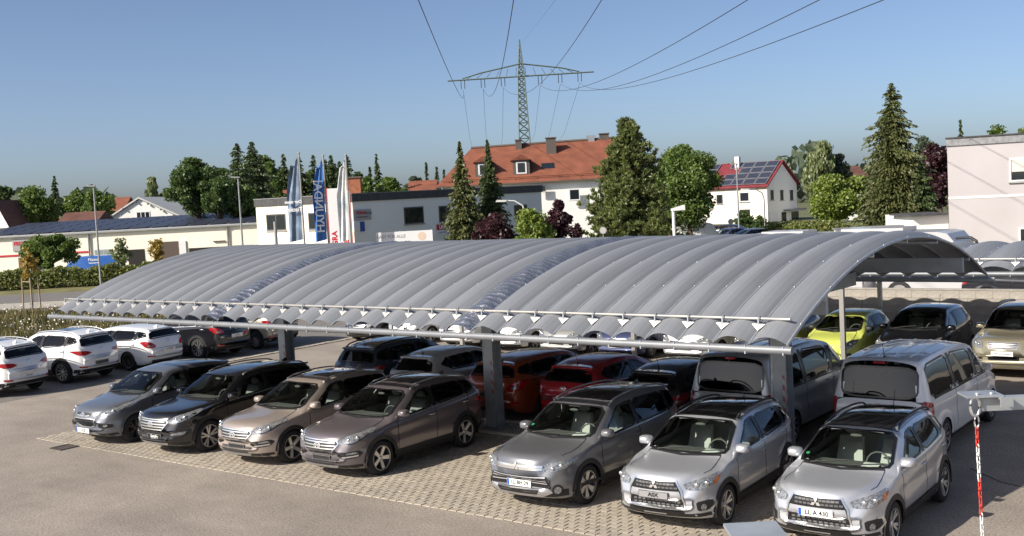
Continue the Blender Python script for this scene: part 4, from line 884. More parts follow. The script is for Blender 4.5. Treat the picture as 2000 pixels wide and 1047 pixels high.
G1 = 'cars parked in the front row under the carport'; G2 = 'cars parked nose-in in the second row under the carport'; G3 = 'cars parked along the block wall'; G4 = 'cars parked in the left-hand bays'
def front_row(kind, label, xw, ya, pm, rz=0, **kw):
    P = KIND[kind]; sc = .952; cy = ya+(P['L']/2-P['fo'])*sc; x = xw-(P['W']/2-.01)*sc+.02
    return car(kind, label, (x-math.sin(R(rz))*(P['wb']/2), cy, .005), R(rz), pm, group=G1, scale=sc, **kw)
front_row('ix35', 'slate grey SUV with white number plate, leftmost in the front row', -22.75, 14.79, p_grey, 1, plate=('euro', 'LI JS'), rims='ten', rimm=M_rimd, side_sheet=True)
front_row('santafe', 'black SUV with chrome three-bar grille and black nameplate in the front row', -20.2, 14.93, p_blk, 1, plate=('dark', 'SantaFe'), rims='ten')
front_row('tucson', 'sand beige SUV between the black and the mocha grey SUV in the front row', -17.6, 15.06, p_tan, 0, plate=('dark', ''), rims='five')
front_row('tucson', 'dark mocha grey SUV with five-spoke wheels left of the middle carport post', -15.15, 15.15, p_brn, 0, plate=('dark', ''), rims='five')
front_row('outlander', 'titanium grey SUV with number plate LL BH 29', -10.45, 15.30, p_tit, 0, plate=('euro', 'LL BH 29'), rims='six', sheet_=True, sticker=True, side_sheet=True)
front_row('asx', 'silver SUV with black roof and grey nameplate instead of a number plate', -7.87, 15.28, p_sil, 2.5, plate=('silver', 'ASX'), rims='ten', sheet_=True, side_sheet=True, black_roof=True)
front_row('asx', 'silver SUV with black roof and number plate LL A 430', -5.35, 15.49, p_sil, 1, plate=('euro', 'LL A 430'), rims='ten', sheet_=True, sticker=True, black_roof=True)
def second(kind, label, x, yglass, pm, rz=0, **kw):
    P = KIND[kind]; return car(kind, label, (x, yglass+P['yg']-P['L']/2, .005), math.pi+R(rz), pm, group=G2, **kw)
second('asx', 'dark blue-grey SUV seen from behind, leftmost in the second row', -20.95, 20.1, p_blue, 0, rplate=('white', ''), rims='five')
second('hatch', 'pale beige hatchback seen from behind next to the dark blue SUV', -18.95, 20.1, p_bei, 0, rplate=('euro', 'LL'), rims='five')
second('wagon', 'copper brown estate car behind the middle carport post', -16.3, 20.0, p_org, 0, rplate=('dark', ''), rims='five', rimm=M_rimd)
second('hatch', 'bright red hatchback seen from behind right of the middle post', -14.25, 20.15, p_red, 0, rplate=('euro', 'LL'), rims='five')
second('hatch', 'anthracite hatchback seen from behind next to the grey van', -12.1, 20.1, p_ant, 0, rplate=('euro', 'LL'), rims='five')
second('van', 'grey passenger van seen from behind, beside the right carport post', -10.05, 19.85, p_gvan, 0, cat='van', name='passenger_van', rplate=('dark', ''), rims='multi')
second('van', 'silver-white passenger van seen from behind at the right end of the carport', -7.2, 20.25, p_wvan, 0, cat='van', name='passenger_van', rplate=('dark', ''), rims='multi')
def back(kind, label, x, pm, y=29.0, rz=0, **kw):
    P = KIND[kind]; return car(kind, label, (x, y+P['L']/2, .005), R(rz), pm, group=G3, **kw)
GW = ('white', 'Gebrauchtwagen')
back('oldsuv', 'champagne gold SUV facing out at the right edge by the block wall', -7.25, p_gold, 29.3, 0, plate=GW)
back('mpv', 'black compact car facing out between the lime and the gold car', -9.75, p_blk, 29.2, 0, plate=('white', ''))
back('mini', 'lime yellow small hatchback facing out in front of the block wall', -11.75, p_lime, 28.9, 0, plate=('white', ''))
back('mini', 'olive green small car half hidden left of the lime hatchback', -13.9, p_olive, 29.0, 0, plate=('white', ''))
back('hatch', 'white hatchback facing out with used-car plate behind the anthracite hatchback', -16.2, p_wht, 29.0, 0, plate=GW, rims='multi')
back('hatch', 'navy blue hatchback facing out with used-car plate behind a thin post', -18.5, p_navy, 28.85, 0, plate=GW, rims='multi')
back('wagon', 'light silver estate car facing out with blank white plate beside the navy hatchback', -20.75, p_ltsil, 28.85, 0, plate=('white', ''), rims='five')
back('hatch', 'white hatchback facing out behind the middle carport post', -23.2, p_wht, 29.1, 0, plate=('white', ''), rims='five')
back('wagon', 'white estate car with wide chrome grille facing out behind the beige hatchback', -25.5, p_wht, 29.3, 0, plate=('white', ''), rims='five')
back('mpv', 'light silver compact car facing out above the dark blue SUV roof', -28.2, p_ltsil, 29.5, 0, plate=('white', ''), rims='five')
back('hatch', 'black hatchback facing out with white plate, leftmost by the wall row', -30.4, p_blk, 29.4, 0, plate=('white', ''), rims='five')
def left(kind, label, xw, yw, pm, ps, **kw):      # xw, yw = near rear wheel on the ground
    P = KIND[kind]; th = R(-90+ps); lx, ly = P['W']/2, P['fo']+P['wb']-P['L']/2
    return car(kind, label, (xw-(lx*math.cos(th)-ly*math.sin(th)), yw-(lx*math.sin(th)+ly*math.cos(th)), .009), th, pm, group=G4, **kw)
left('tucson', 'white SUV cut off by the left edge, seen from behind', -33.0, 16.45, p_wht, 10, rplate=('white', 'Tucson'), rims='multi')
left('tucson', 'white SUV with black rear plate, second from the left edge', -33.2, 19.05, p_wht, 10, rplate=('dark', ''), rims='multi')
left('wagon', 'white estate car with long roof between white SUV and black SUV', -33.4, 21.6, p_wht, 8, rplate=('white', 'LL HM 240'), rims='multi', rimm=M_rimd)
left('santafe', 'black SUV seen from behind with red tail lights in the left bays', -33.2, 24.3, p_blk, 5, rplate=('white', 'LL RI 61'), rims='multi')
left('oldsuv', 'champagne silver SUV partly hidden under the carport roof in the left bays', -33.1, 26.8, paint('pale_gold', (.4, .37, .31), .5), 4, rplate=('white', ''), rims='multi')
# ------------------------------------------------------------------ background
YAW = R(37.69); RH = Vector((math.cos(YAW), math.sin(YAW), 0)); FH = Vector((-math.sin(YAW), math.cos(YAW), 0))
def hor(px): return 432.7-.0527*px
def zat(px, py, D): return at(px, py, D).z
def gnd(px, D): p = at(px, hor(px), D); return Vector((p.x, p.y, 0))
class Facade:
    """a vertical wall from ground point a to b (seen left to right); rectangles are placed by what they cover in the photo"""
    def __init__(s, a, b, root): s.a = Vector(a); s.u = (Vector(b)-s.a); s.len = s.u.length; s.u.normalize(); s.n = s.u.cross(Vector((0, 0, 1))).normalized(); s.root = root; s.inv = root.matrix_world.inverted() if False else None
    def sz(s, px, py):
        d = FW*FPX + RT*(px-IW/2) - UP*(py-IH/2); t = (s.a-CP).dot(s.n)/d.dot(s.n); p = CP+d*t; return (p-s.a).dot(s.u), p.z
    def pt(s, q, z, o=0.0): return s.a+s.u*q+Vector((0, 0, z))+s.n*o
    def slab(s, name, s0, s1, z0, z1, o0, o1, m, parent=None):
        b = MB().hexa([s.pt(q, z, o)-s.root.location for z in (z0, z1) for q, o in ((s0, o1), (s1, o1), (s1, o0), (s0, o0))]); return b.build(name, m, parent or s.root)
    def rect(s, name, x0, y0, x1, y1, m, out=.06, inn=.02, parent=None):
        s0, za = s.sz(x0, (y0+y1)/2+(y1-y0)/2); s1, _ = s.sz(x1, y1); _, zb = s.sz((x0+x1)/2, y0); _, za = s.sz((x0+x1)/2, y1); return s.slab(name, s0, s1, za, zb, -inn, out, m, parent), (s0, s1, za, zb)
    def window(s, x0, y0, x1, y1, mf=None, mp=None, bars=1):
        o, (s0, s1, za, zb) = s.rect('window', x0, y0, x1, y1, mf or M_wfr, .05, .02)
        g = .10; n = bars; w = (s1-s0-g)/n
        for i in range(n): s.slab('pane', s0+g*.5+i*w+g*.5, s0+g*.5+(i+1)*w-g*.5+.0, za+g, zb-g, .02, .056, mp or M_pane, o)
        s.slab('sill', s0-.08, s1+.08, za-.1, za-.02, 0, .14, M_wsill, o); return o
    def text(s, name, txt, x, y, h, m, parent=None, out=.09, bold=0.0, sx=1.0, rot=0):
        q, z = s.sz(x, y); p = s.pt(q, z, out)-s.root.location; sz = h*abs((s.pt(q, z)-CP).dot(FW))/FPX*1.35
        o = letters(name, txt, sz, m, parent or s.root, p, (R(90), 0, math.atan2(s.u.y, s.u.x)), bold, sx=sx)
        if rot: o.rotation_euler = (Matrix.Rotation(math.atan2(s.u.y, s.u.x), 3, 'Z') @ Matrix.Rotation(R(90), 3, 'X') @ Matrix.Rotation(rot, 3, 'Z')).to_euler()
        return o
M_wfr = mat('window_frame', (.09, .085, .08), .6); M_wfw = mat('window_frame_white', (.7, .7, .69), .5); M_wsill = mat('window_sill', (.35, .34, .33), .7); M_pane = mat('window_pane', (.015, .02, .025), .04, spec=.8)
M_cream = mat('render_cream', (.86, .80, .68), .9, noise=(.35, .05)); M_white = mat('render_white', (.80, .79, .76), .9, noise=(.3, .04)); M_pink = mat('render_pink', (.43, .40, .408), .9, noise=(.4, .05)); M_slate = mat('slate_cladding', (.055, .055, .058), .7, noise=(3, .3)); M_slateg = mat('slate_grey_cladding', (.22, .225, .235), .7, noise=(4, .25))
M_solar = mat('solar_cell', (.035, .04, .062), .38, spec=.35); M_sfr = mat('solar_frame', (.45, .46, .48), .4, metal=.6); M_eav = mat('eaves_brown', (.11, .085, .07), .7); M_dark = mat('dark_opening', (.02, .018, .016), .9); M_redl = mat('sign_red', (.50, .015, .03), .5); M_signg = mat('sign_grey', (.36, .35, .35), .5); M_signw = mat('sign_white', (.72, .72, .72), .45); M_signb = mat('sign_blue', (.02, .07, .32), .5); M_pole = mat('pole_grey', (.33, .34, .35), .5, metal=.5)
def tile_mat(name, c):
    m = mat(name, c, .8, noise=(.8, .22)); n = m.node_tree.nodes; l = m.node_tree.links; b = n['Principled BSDF']
    tc = n.new('ShaderNodeTexCoord'); w1 = n.new('ShaderNodeTexWave'); w1.bands_direction = 'Z'; w1.inputs['Scale'].default_value = 2.2; w1.inputs['Distortion'].default_value = .6
    u = n.new('ShaderNodeBump'); u.inputs['Strength'].default_value = .8; u.inputs['Distance'].default_value = .06; l.new(tc.outputs['Object'], w1.inputs['Vector']); l.new(w1.outputs['Fac'], u.inputs['Height']); l.new(u.outputs[0], b.inputs['Normal']); return m
M_tile = tile_mat('roof_tile_red', (.21, .068, .036)); M_tileb = tile_mat('roof_tile_brown', (.12, .05, .035)); M_tilec = tile_mat('roof_sheet_red', (.17, .02, .03)); M_roofw = mat('roof_sheet_white', (.55, .55, .52), .7)
def box_body(root, name, a, b, depth, z1, m, z0=0):
    a, b = Vector(a), Vector(b); u = (b-a).normalized(); n = u.cross(Vector((0, 0, 1))); L0 = root.location
    return MB().hexa([p+Vector((0, 0, z))-L0 for z in (z0, z1) for p in (a, b, b-n*depth, a-n*depth)]).build(name, m, root)
def building(label, a, name='building', cat='building'):
    r = empty(name, a); tag(r, label, cat); return r
# --- long low workshop with solar roof
a, b = gnd(-60, 105), gnd(505, 105); W1 = building('long low cream workshop with rows of solar panels on its roof', a, 'workshop_building')
f = Facade(a, b, W1); box_body(W1, 'wall', a, b, 16, 3.8, M_cream)
u, n = f.u, f.n; L0 = W1.location
MB().hexa([f.pt(q, z, o)-L0 for q, o, z in ((-.3, .2, 3.80), (f.len+.3, .2, 3.80), (f.len+.3, -13, 4.75), (-.3, -13, 4.75), (-.3, .2, 3.92), (f.len+.3, .2, 3.92), (f.len+.3, -13, 4.87), (-.3, -13, 4.87))]).build('roof', mat('zinc_roof', (.42, .42, .42), .6, metal=.2), W1)
pm = None; slope = math.atan2(.97, 13.7)
for r_ in range(6):
    for i in range(15):
        q0 = .2+i*1.85; o0 = .0-r_*2.05
        zf = lambda o: 3.93+(.7-o)*(.97/13.7)
        p = MB().hexa([f.pt(q, zf(o)+dz+(.10 if o == o0-1.7 else .03), o)-L0 for dz in (0, .05) for q, o in ((q0, o0), (q0+1.72, o0), (q0+1.72, o0-1.7), (q0, o0-1.7))]).build('solar_panel', M_solar, W1)
f.slab('gutter', -.3, f.len+.3, 3.74, 3.86, .21, .31, M_pole)
o, _ = f.rect('sign', 26, 467, 61, 490, M_signg, .1); f.text('sign_text', 'PEGRA', 42, 476, 7, M_redl, o, .12, .02); f.rect('red_stripe', -55, 496, 174, 499.5, M_redl, .05)
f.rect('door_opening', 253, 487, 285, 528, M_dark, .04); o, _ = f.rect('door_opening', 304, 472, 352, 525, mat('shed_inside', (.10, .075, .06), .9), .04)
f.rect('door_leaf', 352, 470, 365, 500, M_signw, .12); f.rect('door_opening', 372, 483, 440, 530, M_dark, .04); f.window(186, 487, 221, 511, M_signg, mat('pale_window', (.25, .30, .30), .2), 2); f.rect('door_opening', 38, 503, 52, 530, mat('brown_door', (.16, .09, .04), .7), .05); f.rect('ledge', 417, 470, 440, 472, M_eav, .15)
f.window(64, 505, 86, 530, None, None, 2)
for x in (174, 446): q, z = f.sz(x, 470); MB().tube([f.pt(q, 3.74, .26)-L0, f.pt(q, 3.5, .12)-L0, f.pt(q, 0, .12)-L0], .09, 6).build('down_pipe', M_pole, W1)
# --- white flat-roofed office building: cream face on the left, shaded face on the right
a, b, c = gnd(500, 97), gnd(688, 90), gnd(1057, 107); W2_ = building('white two-storey flat-roofed office building with black fascia', a, 'office_building'); L0 = W2_.location
f1, f2 = Facade(a, b, W2_), Facade(b, c, W2_); ht = 6.02
d1 = a+(c-b)*.9; MB().hexa([p+Vector((0, 0, z))-L0 for z in (0, ht-.6) for p in (a, b, c, c+(a-b)*.9)]).build('wall', M_white, W2_)
f1.slab('cream_render', 0, f1.len, 0, ht-.6, 0, .02, M_cream); 
for fx in (f1, f2): fx.slab('fascia', -.1, fx.len+.1, ht-.62, ht, -.3, .12, M_slate); fx.slab('roof_edge', -.1, fx.len+.1, ht, ht+.06, -.4, .16, M_slateg)
MB().hexa([p+Vector((0, 0, z))-L0 for z in (ht-.5, ht-.3) for p in (a, b, c, c+(a-b)*.9)]).build('roof', mat('roof_felt', (.12, .12, .12), .9), W2_)
f1.window(522, 418, 560, 450, None, None, 2); f1.window(604, 415, 640, 448, None, None, 2)
f2.window(790, 404, 828, 437, None, None, 1); f2.window(858, 402, 880, 433, None, None, 1); f2.window(1005, 400, 1030, 425)
o, _ = f2.rect('sign', 681+8, 409, 724, 430, M_signg, .12); f2.text('sign_text', 'PEGRA&', 703, 416, 6, M_redl, o, .14, .01, .8); f2.text('sign_text', 'SECUR', 718, 416, 5, M_ink, o, .14, .0, .8); f2.text('sign_text', 'FAHRZEUGBAU', 706, 424, 3, M_ink, o, .14)
o, _ = f2.rect('sign', 690, 433, 711, 452, M_signw, .12); f2.rect('sign_band', 702, 433, 711, 452, M_signb, .14, parent=o)
o, _ = f2.rect('sign', 848, 436, 876, 459, M_signw, .12); oo, _ = f2.rect('sign_field', 851, 438, 873, 449, M_redl, .14, parent=o); f2.text('sign_text', 'LKG', 862, 443.5, 7, M_signw, oo, .17, .02); f2.text('sign_text', 'LKW SERVICE', 862, 454, 2.6, M_ink, o, .14)
bp = at(692, 378, 93); ch = MB().box(-.62, .62, -.5, .5, 0, 1.5); o = ch.build('chimney', mat('chimney_brick', (.33, .12, .06), .9, noise=(3, .3)), W2_, Vector((bp.x, bp.y, ht-.15))-L0, (0, 0, YAW)); MB().box(-.72, .72, -.6, .6, 1.5, 1.62).build('chimney_cap', M_eav, o)
# --- red-roofed house
a, b = gnd(852, 125), gnd(1172, 125); H1 = building('large white house with red tiled hip roof, dormers and chimneys', a, 'house', 'house'); L0 = H1.location; f = Facade(a, b, H1)
e = f.len+5.2; box_body(H1, 'wall', f.pt(.9, 0, -.6), f.pt(f.len, 0, -.6), 13, 6.75, M_white); box_body(H1, 'wall', f.pt(f.len, 0, -1.2), f.pt(e-.6, 0, -1.2), 12, 6.75, M_white)
rz, re = 11.0, 6.6
MB().add([p-L0 for p in (f.pt(0, re), f.pt(e, re), f.pt(e, re, -14.5), f.pt(0, re, -14.5), f.pt(4.0, rz, -7.2), f.pt(e-.4, rz+.35, -7.2))], [(0, 1, 5, 4), (1, 2, 5), (2, 3, 4, 5), (3, 0, 4), (3, 2, 1, 0)]).build('roof', M_tile, H1)
f.slab('eaves', 0, e, re-.14, re-.02, -.25, .05, M_eav)
MB().tube([f.pt(4.0, rz+.05, -7.2)-L0, f.pt(e-.4, rz+.4, -7.2)-L0], .18, 6).build('ridge_tiles', M_eav, H1)
def on_roof(px, py):    # point of the front slope behind that pixel
    p0, p1, p2 = f.pt(0, re), f.pt(e, re), f.pt(4.0, rz, -7.2); nn = (p1-p0).cross(p2-p0); d = FW*FPX+RT*(px-IW/2)-UP*(py-IH/2); return CP+d*((p0-CP).dot(nn)/d.dot(nn))
Zr = Vector((0, 0, 1))
for px, py, w_, h_ in ((1077, 300, .95, 1.75), (1013, 290, .6, .9), (1180, 274, .9, .7)):
    p = on_roof(px, py)-L0; q = MB().box(-w_*.6, w_*.6, -.4, .4, -.4, h_).build('chimney', mat('chimney_clad', (.10, .085, .075), .8), H1, p, (0, 0, YAW)); MB().box(-w_*.7, w_*.7, -.5, .5, h_+.02, h_+.14).build('chimney_cap', M_eav, q)
p = on_roof(1155, 277)-L0; q = MB().prism([(-.35, -.3), (.35, -.3), (.35, .35), (.6, .75), (-.6, .75), (-.35, .35)], -.4, .4, 'y').build('roof_vent', M_galv, H1, p, (0, 0, YAW))
for px, py in ((1019, 342), (945, 346)):
    p = on_roof(px, py)-L0; dm = MB().prism([(-.95, 0), (.95, 0), (.95, 1.75), (-.95, 1.75)], .0, 2.6, 'y').build('dormer', M_wfr, H1, p, (0, 0, YAW))
    MB().add([(-1.2, -.25, 1.7), (1.2, -.25, 1.7), (0, -.25, 2.35), (-1.2, 3.2, 1.7), (1.2, 3.2, 1.7), (0, 3.2, 2.35)], [(0, 1, 2), (3, 5, 4), (0, 2, 5, 3), (1, 4, 5, 2), (0, 3, 4, 1)]).build('dormer_roof', M_tile, dm)
    w_ = MB().box(-.6, .6, -.05, .02, .15, 1.5).build('dormer_window', M_wfw, dm); MB().box(-.42, .42, -.06, -.04, .3, 1.38).build('pane', M_pane, dm)
for px, py in ((1071, 331), (1097, 296)):
    p = on_roof(px, py)-L0; s_ = 1 if py > 300 else .55; MB().hexa([p+u2*s_+Vector((0, 0, .05+dz)) for dz in (0, .1) for u2 in (f.u*-.75, f.u*.75, f.u*.75-f.n*1.0+Zr*.62, f.u*-.75-f.n*1.0+Zr*.62)]).build('roof_window', M_pane, H1)
for k in range(9): p = f.pt(1.5+k*2.5, re+.35, -.5)-L0; MB().tube([p, p+Vector((0, 0, .28))], .04, 5).build('guard_post', M_tile, H1)
MB().tube([f.pt(.6, re+.62, -.5)-L0, f.pt(e-.6, re+.62, -.5)-L0], .05, 5).build('snow_guard', M_tile, H1)
f.window(1112, 369, 1133, 391, M_wfw); f.window(1048, 362, 1066, 374, M_wfr); f.window(985, 366, 1003, 390, M_wfw)
# --- solar house on the right
a = gnd(1497, 141); gb = a+RH*5.4+FH*6.2; fa = a-RH*10.9+FH*9.5; H2 = building('white house with solar panels on a dark red roof', a, 'house', 'house'); L0 = H2.location
fl, fg = Facade(fa, a, H2), Facade(a, gb, H2); MB().hexa([p+Zr*z-L0 for z in (0, 4.75) for p in (a, gb, gb+(fa-a), fa)]).build('wall', M_cream, H2)
mid = (a+gb)/2; rr = 7.75; D2 = (fa-a); og = -fg.u*.45; ov = fg.n*.4
MB().add([p-L0 for p in (a+Zr*4.75, gb+Zr*4.75, mid+Zr*(rr-.1), a+Zr*4.75+D2, gb+Zr*4.75+D2, mid+Zr*(rr-.1)+D2)], [(0, 1, 2), (3, 5, 4), (0, 2, 5, 3), (1, 4, 5, 2)]).build('gable', M_white, H2)
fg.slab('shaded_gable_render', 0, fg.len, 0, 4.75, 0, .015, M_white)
A_, B_, Rg = a+og+ov+Zr*4.55, gb-og+ov+Zr*4.55, mid+ov+Zr*rr; D3 = D2-ov*2
MB().add([p-L0 for p in (A_, Rg, Rg+D3, A_+D3, A_+Zr*.16, Rg+Zr*.16, Rg+Zr*.16+D3, A_+Zr*.16+D3)], [(0, 1, 2, 3), (4, 7, 6, 5), (0, 4, 5, 1), (3, 2, 6, 7), (0, 3, 7, 4)]).build('roof', M_tilec, H2)
MB().add([p-L0 for p in (B_, Rg, Rg+D3, B_+D3, B_+Zr*.16, Rg+Zr*.16, Rg+Zr*.16+D3, B_+Zr*.16+D3)], [(3, 2, 1, 0), (5, 6, 7, 4), (1, 5, 4, 0), (7, 6, 2, 3), (4, 7, 3, 0)]).build('roof', M_tilec, H2)
ux, uy = D3.normalized(), (Rg-A_); uyl = uy.length; uy.normalize(); nn = uy.cross(ux).normalized()
nn = nn if nn.z > 0 else -nn
for i in range(8):
    for j in range(4):
        if (i == 4 and j > 0) or (i == 3 and j == 2): continue
        o0 = A_+Zr*.16+nn*.12+ux*(.35+i*1.72)+uy*(.3+j*(uyl-.5)/4); q = [o0, o0+ux*1.64, o0+ux*1.64+uy*((uyl-.5)/4-.1), o0+uy*((uyl-.5)/4-.1)]
        pn = MB().hexa([p-L0 for p in q+[p+nn*.06 for p in q]]).build('solar_panel', M_sfr, H2); q = [o0+ux*.06+uy*.06, o0+ux*1.58+uy*.06, o0+ux*1.58+uy*((uyl-.5)/4-.16), o0+ux*.06+uy*((uyl-.5)/4-.16)]
        MB().hexa([p+nn*.05-L0 for p in q]+[p+nn*.07-L0 for p in q]).build('solar_cells', M_solar, pn)
cp_ = A_+ux*6.2+uy*(uyl*.8); MB().box(-.3, .3, -.3, .3, -.5, 1.6).build('chimney', M_white, H2, cp_-L0)
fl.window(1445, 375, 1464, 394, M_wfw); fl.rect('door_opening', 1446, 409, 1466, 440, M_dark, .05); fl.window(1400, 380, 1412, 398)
for x in (1505, 1524, 1543): fg.window(x, 371, x+6, 391)
fg.rect('white_board', 1503, 413, 1519, 438, M_signw, .1); fg.rect('canopy', 1530, 408, 1562, 411, M_slateg, 1.0); fg.window(1527, 414, 1536, 440); fg.window(1546, 413, 1560, 436, None, None, 2)
# --- pink building at the right edge with its low wing
a = gnd(1851, 75); b = a+(RH*math.cos(R(24))-FH*math.sin(R(24)))*24; H3 = building('tall pale pink flat-roofed building at the right edge', a, 'building'); L0 = H3.location; f = Facade(a, b, H3)
box_body(H3, 'wall', a, b, 12, 7.0, M_pink); f.slab('fascia', -.05, f.len, 7.0, 7.5, -.3, .1, M_slateg); f.slab('fascia_cap', -.1, f.len, 7.5, 7.58, -.4, .18, M_slate); MB().hexa([f.pt(q, z, -o)-L0 for z in (6.9, 7.4) for q, o in ((.1, .3), (f.len, .3), (f.len, 11.9), (.1, 11.9))]).build('roof', M_slateg, H3)
f.slab('string_course', .0, f.len, 3.42, 3.56, 0, .03, M_white)
o = f.window(1972, 308, 2010, 354, M_wfw); f.rect('shutter', 1976, 311, 2010, 335, mat('shutter', (.55, .54, .5), .6), .09, parent=o); f.window(1991, 444, 2030, 500, M_wfw)
a2, b2 = gnd(1782, 80), gnd(1850, 80); H3b = building('low white wing beside the pink building', a2, 'garage_wing'); L0 = H3b.location; f = Facade(a2, b2, H3b); box_body(H3b, 'wall', a2, b2, 6, 2.2, M_white); f.slab('eaves', -.4, f.len, 2.2, 2.34, -4, .5, M_slate)
a2, b2 = gnd(1628, 82), gnd(1782, 82); H3c = building('long white garden wall with grey coping below the big spruce', a2, 'garden_wall', 'wall'); L0 = H3c.location; f = Facade(a2, b2, H3c); box_body(H3c, 'wall', a2, b2, .35, 1.45, M_white); f.slab('coping', -.1, f.len, 1.45, 1.55, -.45, .1, M_slateg)
# --- white gable house and roofs on the left
a, b = gnd(212, 132), gnd(347, 132); H4 = building('white gabled house with triple window behind the solar roof', a, 'house', 'house'); L0 = H4.location; f = Facade(a, b, H4)
box_body(H4, 'wall', a, b, 14, 4.9, M_white); zg = 7.15; mq = f.len*.46
MB().add([p-L0 for p in (f.pt(0, 4.9), f.pt(f.len, 4.9), f.pt(mq, zg-.1), f.pt(0, 4.9, -14), f.pt(f.len, 4.9, -14), f.pt(mq, zg-.1, -14))], [(0, 1, 2), (3, 5, 4), (0, 2, 5, 3), (1, 4, 5, 2)]).build('gable', M_white, H4)
for q, s_ in ((-.5, 1), (f.len+.5, -1)):
    zq = 4.9-.25; MB().hexa([f.pt(x, z+dz, o)-L0 for dz in (0, .2) for x, z, o in ((q, zq, .28), (mq, zg, .28), (mq, zg, -14.5), (q, zq, -14.5))]).build('roof', M_roofw, H4)
f.window(267, 413, 294, 431, M_wfw, None, 3)
for k in range(6): t = (k+.5)/6; MB().box(-.08, .08, -.12, .1, -.1, .06).build('rafter_end', M_wfr, H4, f.pt(-.3+(f.len+.6)*t, 4.7+(zg-4.7)*(1-abs(t-.46)/.54)-.12, .25)-L0, (0, 0, YAW))
def small_house(label, px0, px1, D, ze, zr, mr, mw, depth=9, gable=False):
    a, b = gnd(px0, D), gnd(px1, D); r = building(label, a, 'house', 'house'); L0 = r.location; f = Facade(a, b, r); box_body(r, 'wall', f.pt(.3, 0, -.3), f.pt(f.len-.3, 0, -.3), depth-.6, ze, mw)
    if gable:
        MB().add([p-L0 for p in (f.pt(0, ze), f.pt(f.len, ze), f.pt(f.len*.5, zr), f.pt(0, ze, -depth), f.pt(f.len, ze, -depth), f.pt(f.len*.5, zr, -depth))], [(0, 2, 5, 3), (1, 4, 5, 2)]).build('roof', mr, r); MB().add([p-L0 for p in (f.pt(.3, ze, -.31), f.pt(f.len-.3, ze, -.31), f.pt(f.len*.5, zr-.15, -.31))], [(0, 1, 2)]).build('gable', mw, r)
    else:
        MB().add([p-L0 for p in (f.pt(0, ze), f.pt(f.len, ze), f.pt(f.len, zr, -depth/2), f.pt(0, zr, -depth/2), f.pt(f.len, ze, -depth), f.pt(0, ze, -depth))], [(0, 1, 2, 3), (4, 5, 3, 2), (0, 3, 5), (1, 4, 2)]).build('roof', mr, r)
    f.slab('eaves', 0, f.len, ze-.12, ze-.01, -.3, .05, M_eav)
    return f, r
small_house('small white house with dark brown roof left of the gabled house', 96, 178, 120, 4.1, 5.9, M_tileb, M_white)
small_house('house with reddish gable roof at the left edge', -40, 20, 118, 4.6, 7.6, M_tileb, M_white, 9, True)
small_house('house with brown roof behind the trees on the left', 108, 152, 165, 5.6, 8.2, M_tileb, M_white)
small_house('distant orange-roofed house left of the lamp post', 212, 242, 200, 6.0, 8.6, M_tile, M_white)
small_house('orange-roofed house peeking over the white office roof on the left', 520, 566, 150, 5.8, 7.6, M_tile, M_white)
small_house('orange-roofed house between the office and the big red roof', 795, 852, 150, 6.0, 7.9, M_tile, M_white)
small_house('white house behind the bright green tree', 1655, 1700, 135, 5.2, 6.6, M_tileb, M_white)
# ------------------------------------------------------------------ vegetation
def rand_dirs(n): v = RNG.normal(size=(n, 3)); return v/np.linalg.norm(v, axis=1, keepdims=True)
def leaves_mesh(name, c, size, asp=1.5, up=.0, axis=None):
    """one quad leaf per centre; random or given axis"""
    n = len(c); t = rand_dirs(n) if axis is None else axis+rand_dirs(n)*.35; t /= np.linalg.norm(t, axis=1, keepdims=True)
    b = np.cross(t, rand_dirs(n)); b /= np.linalg.norm(b, axis=1, keepdims=True)+1e-9
    s = (size*(.6+.8*RNG.random(n)))[:, None] if np.isscalar(size) else size[:, None]
    t = t*s*asp*.5; b = b*s*.5; v = np.stack([c-t, c+b*.9-t*.1, c+t, c-b*.9-t*.1], 1).reshape(-1, 3)
    me = bpy.data.meshes.new(name); me.vertices.add(4*n); me.vertices.foreach_set('co', v.ravel().astype(np.float32)); me.loops.add(4*n); me.loops.foreach_set('vertex_index', np.arange(4*n, dtype=np.int32))
    me.polygons.add(n); me.polygons.foreach_set('loop_start', np.arange(0, 4*n, 4, dtype=np.int32)); me.polygons.foreach_set('loop_total', np.full(n, 4, dtype=np.int32)); me.update(calc_edges=True); return me
M_bark = mat('bark', (.09, .065, .045), .9, noise=(6, .3)); M_birch = mat('birch_bark', (.5, .48, .44), .9, noise=(6, .4))
LM = {'green': leafmat('leaf_green', (0.092, 0.150, 0.031), (0.174, 0.246, 0.050), .42), 'bright': leafmat('leaf_bright', (0.129, 0.195, 0.026), (0.228, 0.287, 0.052)), 'dark': leafmat('leaf_dark', (0.056, 0.101, 0.028), (0.114, 0.169, 0.043), .42), 'spruce': leafmat('needle_spruce', (0.052, 0.089, 0.032), (0.114, 0.150, 0.049), .42), 'sprucel': leafmat('needle_light', (0.062, 0.084, 0.028), (0.142, 0.150, 0.048), .25),
      'pine': leafmat('needle_pine', (0.111, 0.151, 0.049), (0.232, 0.261, 0.078), .42), 'red': leafmat('leaf_red', (0.032, 0.012, 0.017), (0.087, 0.029, 0.036), .3), 'birch': leafmat('leaf_birch', (0.145, 0.189, 0.072), (0.232, 0.261, 0.116)), 'autumn': leafmat('leaf_autumn', (0.290, 0.232, 0.043), (0.464, 0.319, 0.072), .4), 'far': leafmat('leaf_far', (0.072, 0.102, 0.065), (0.123, 0.152, 0.087)), 'hedge': leafmat('leaf_hedge', (0.117, 0.159, 0.039), (0.235, 0.247, 0.069))}
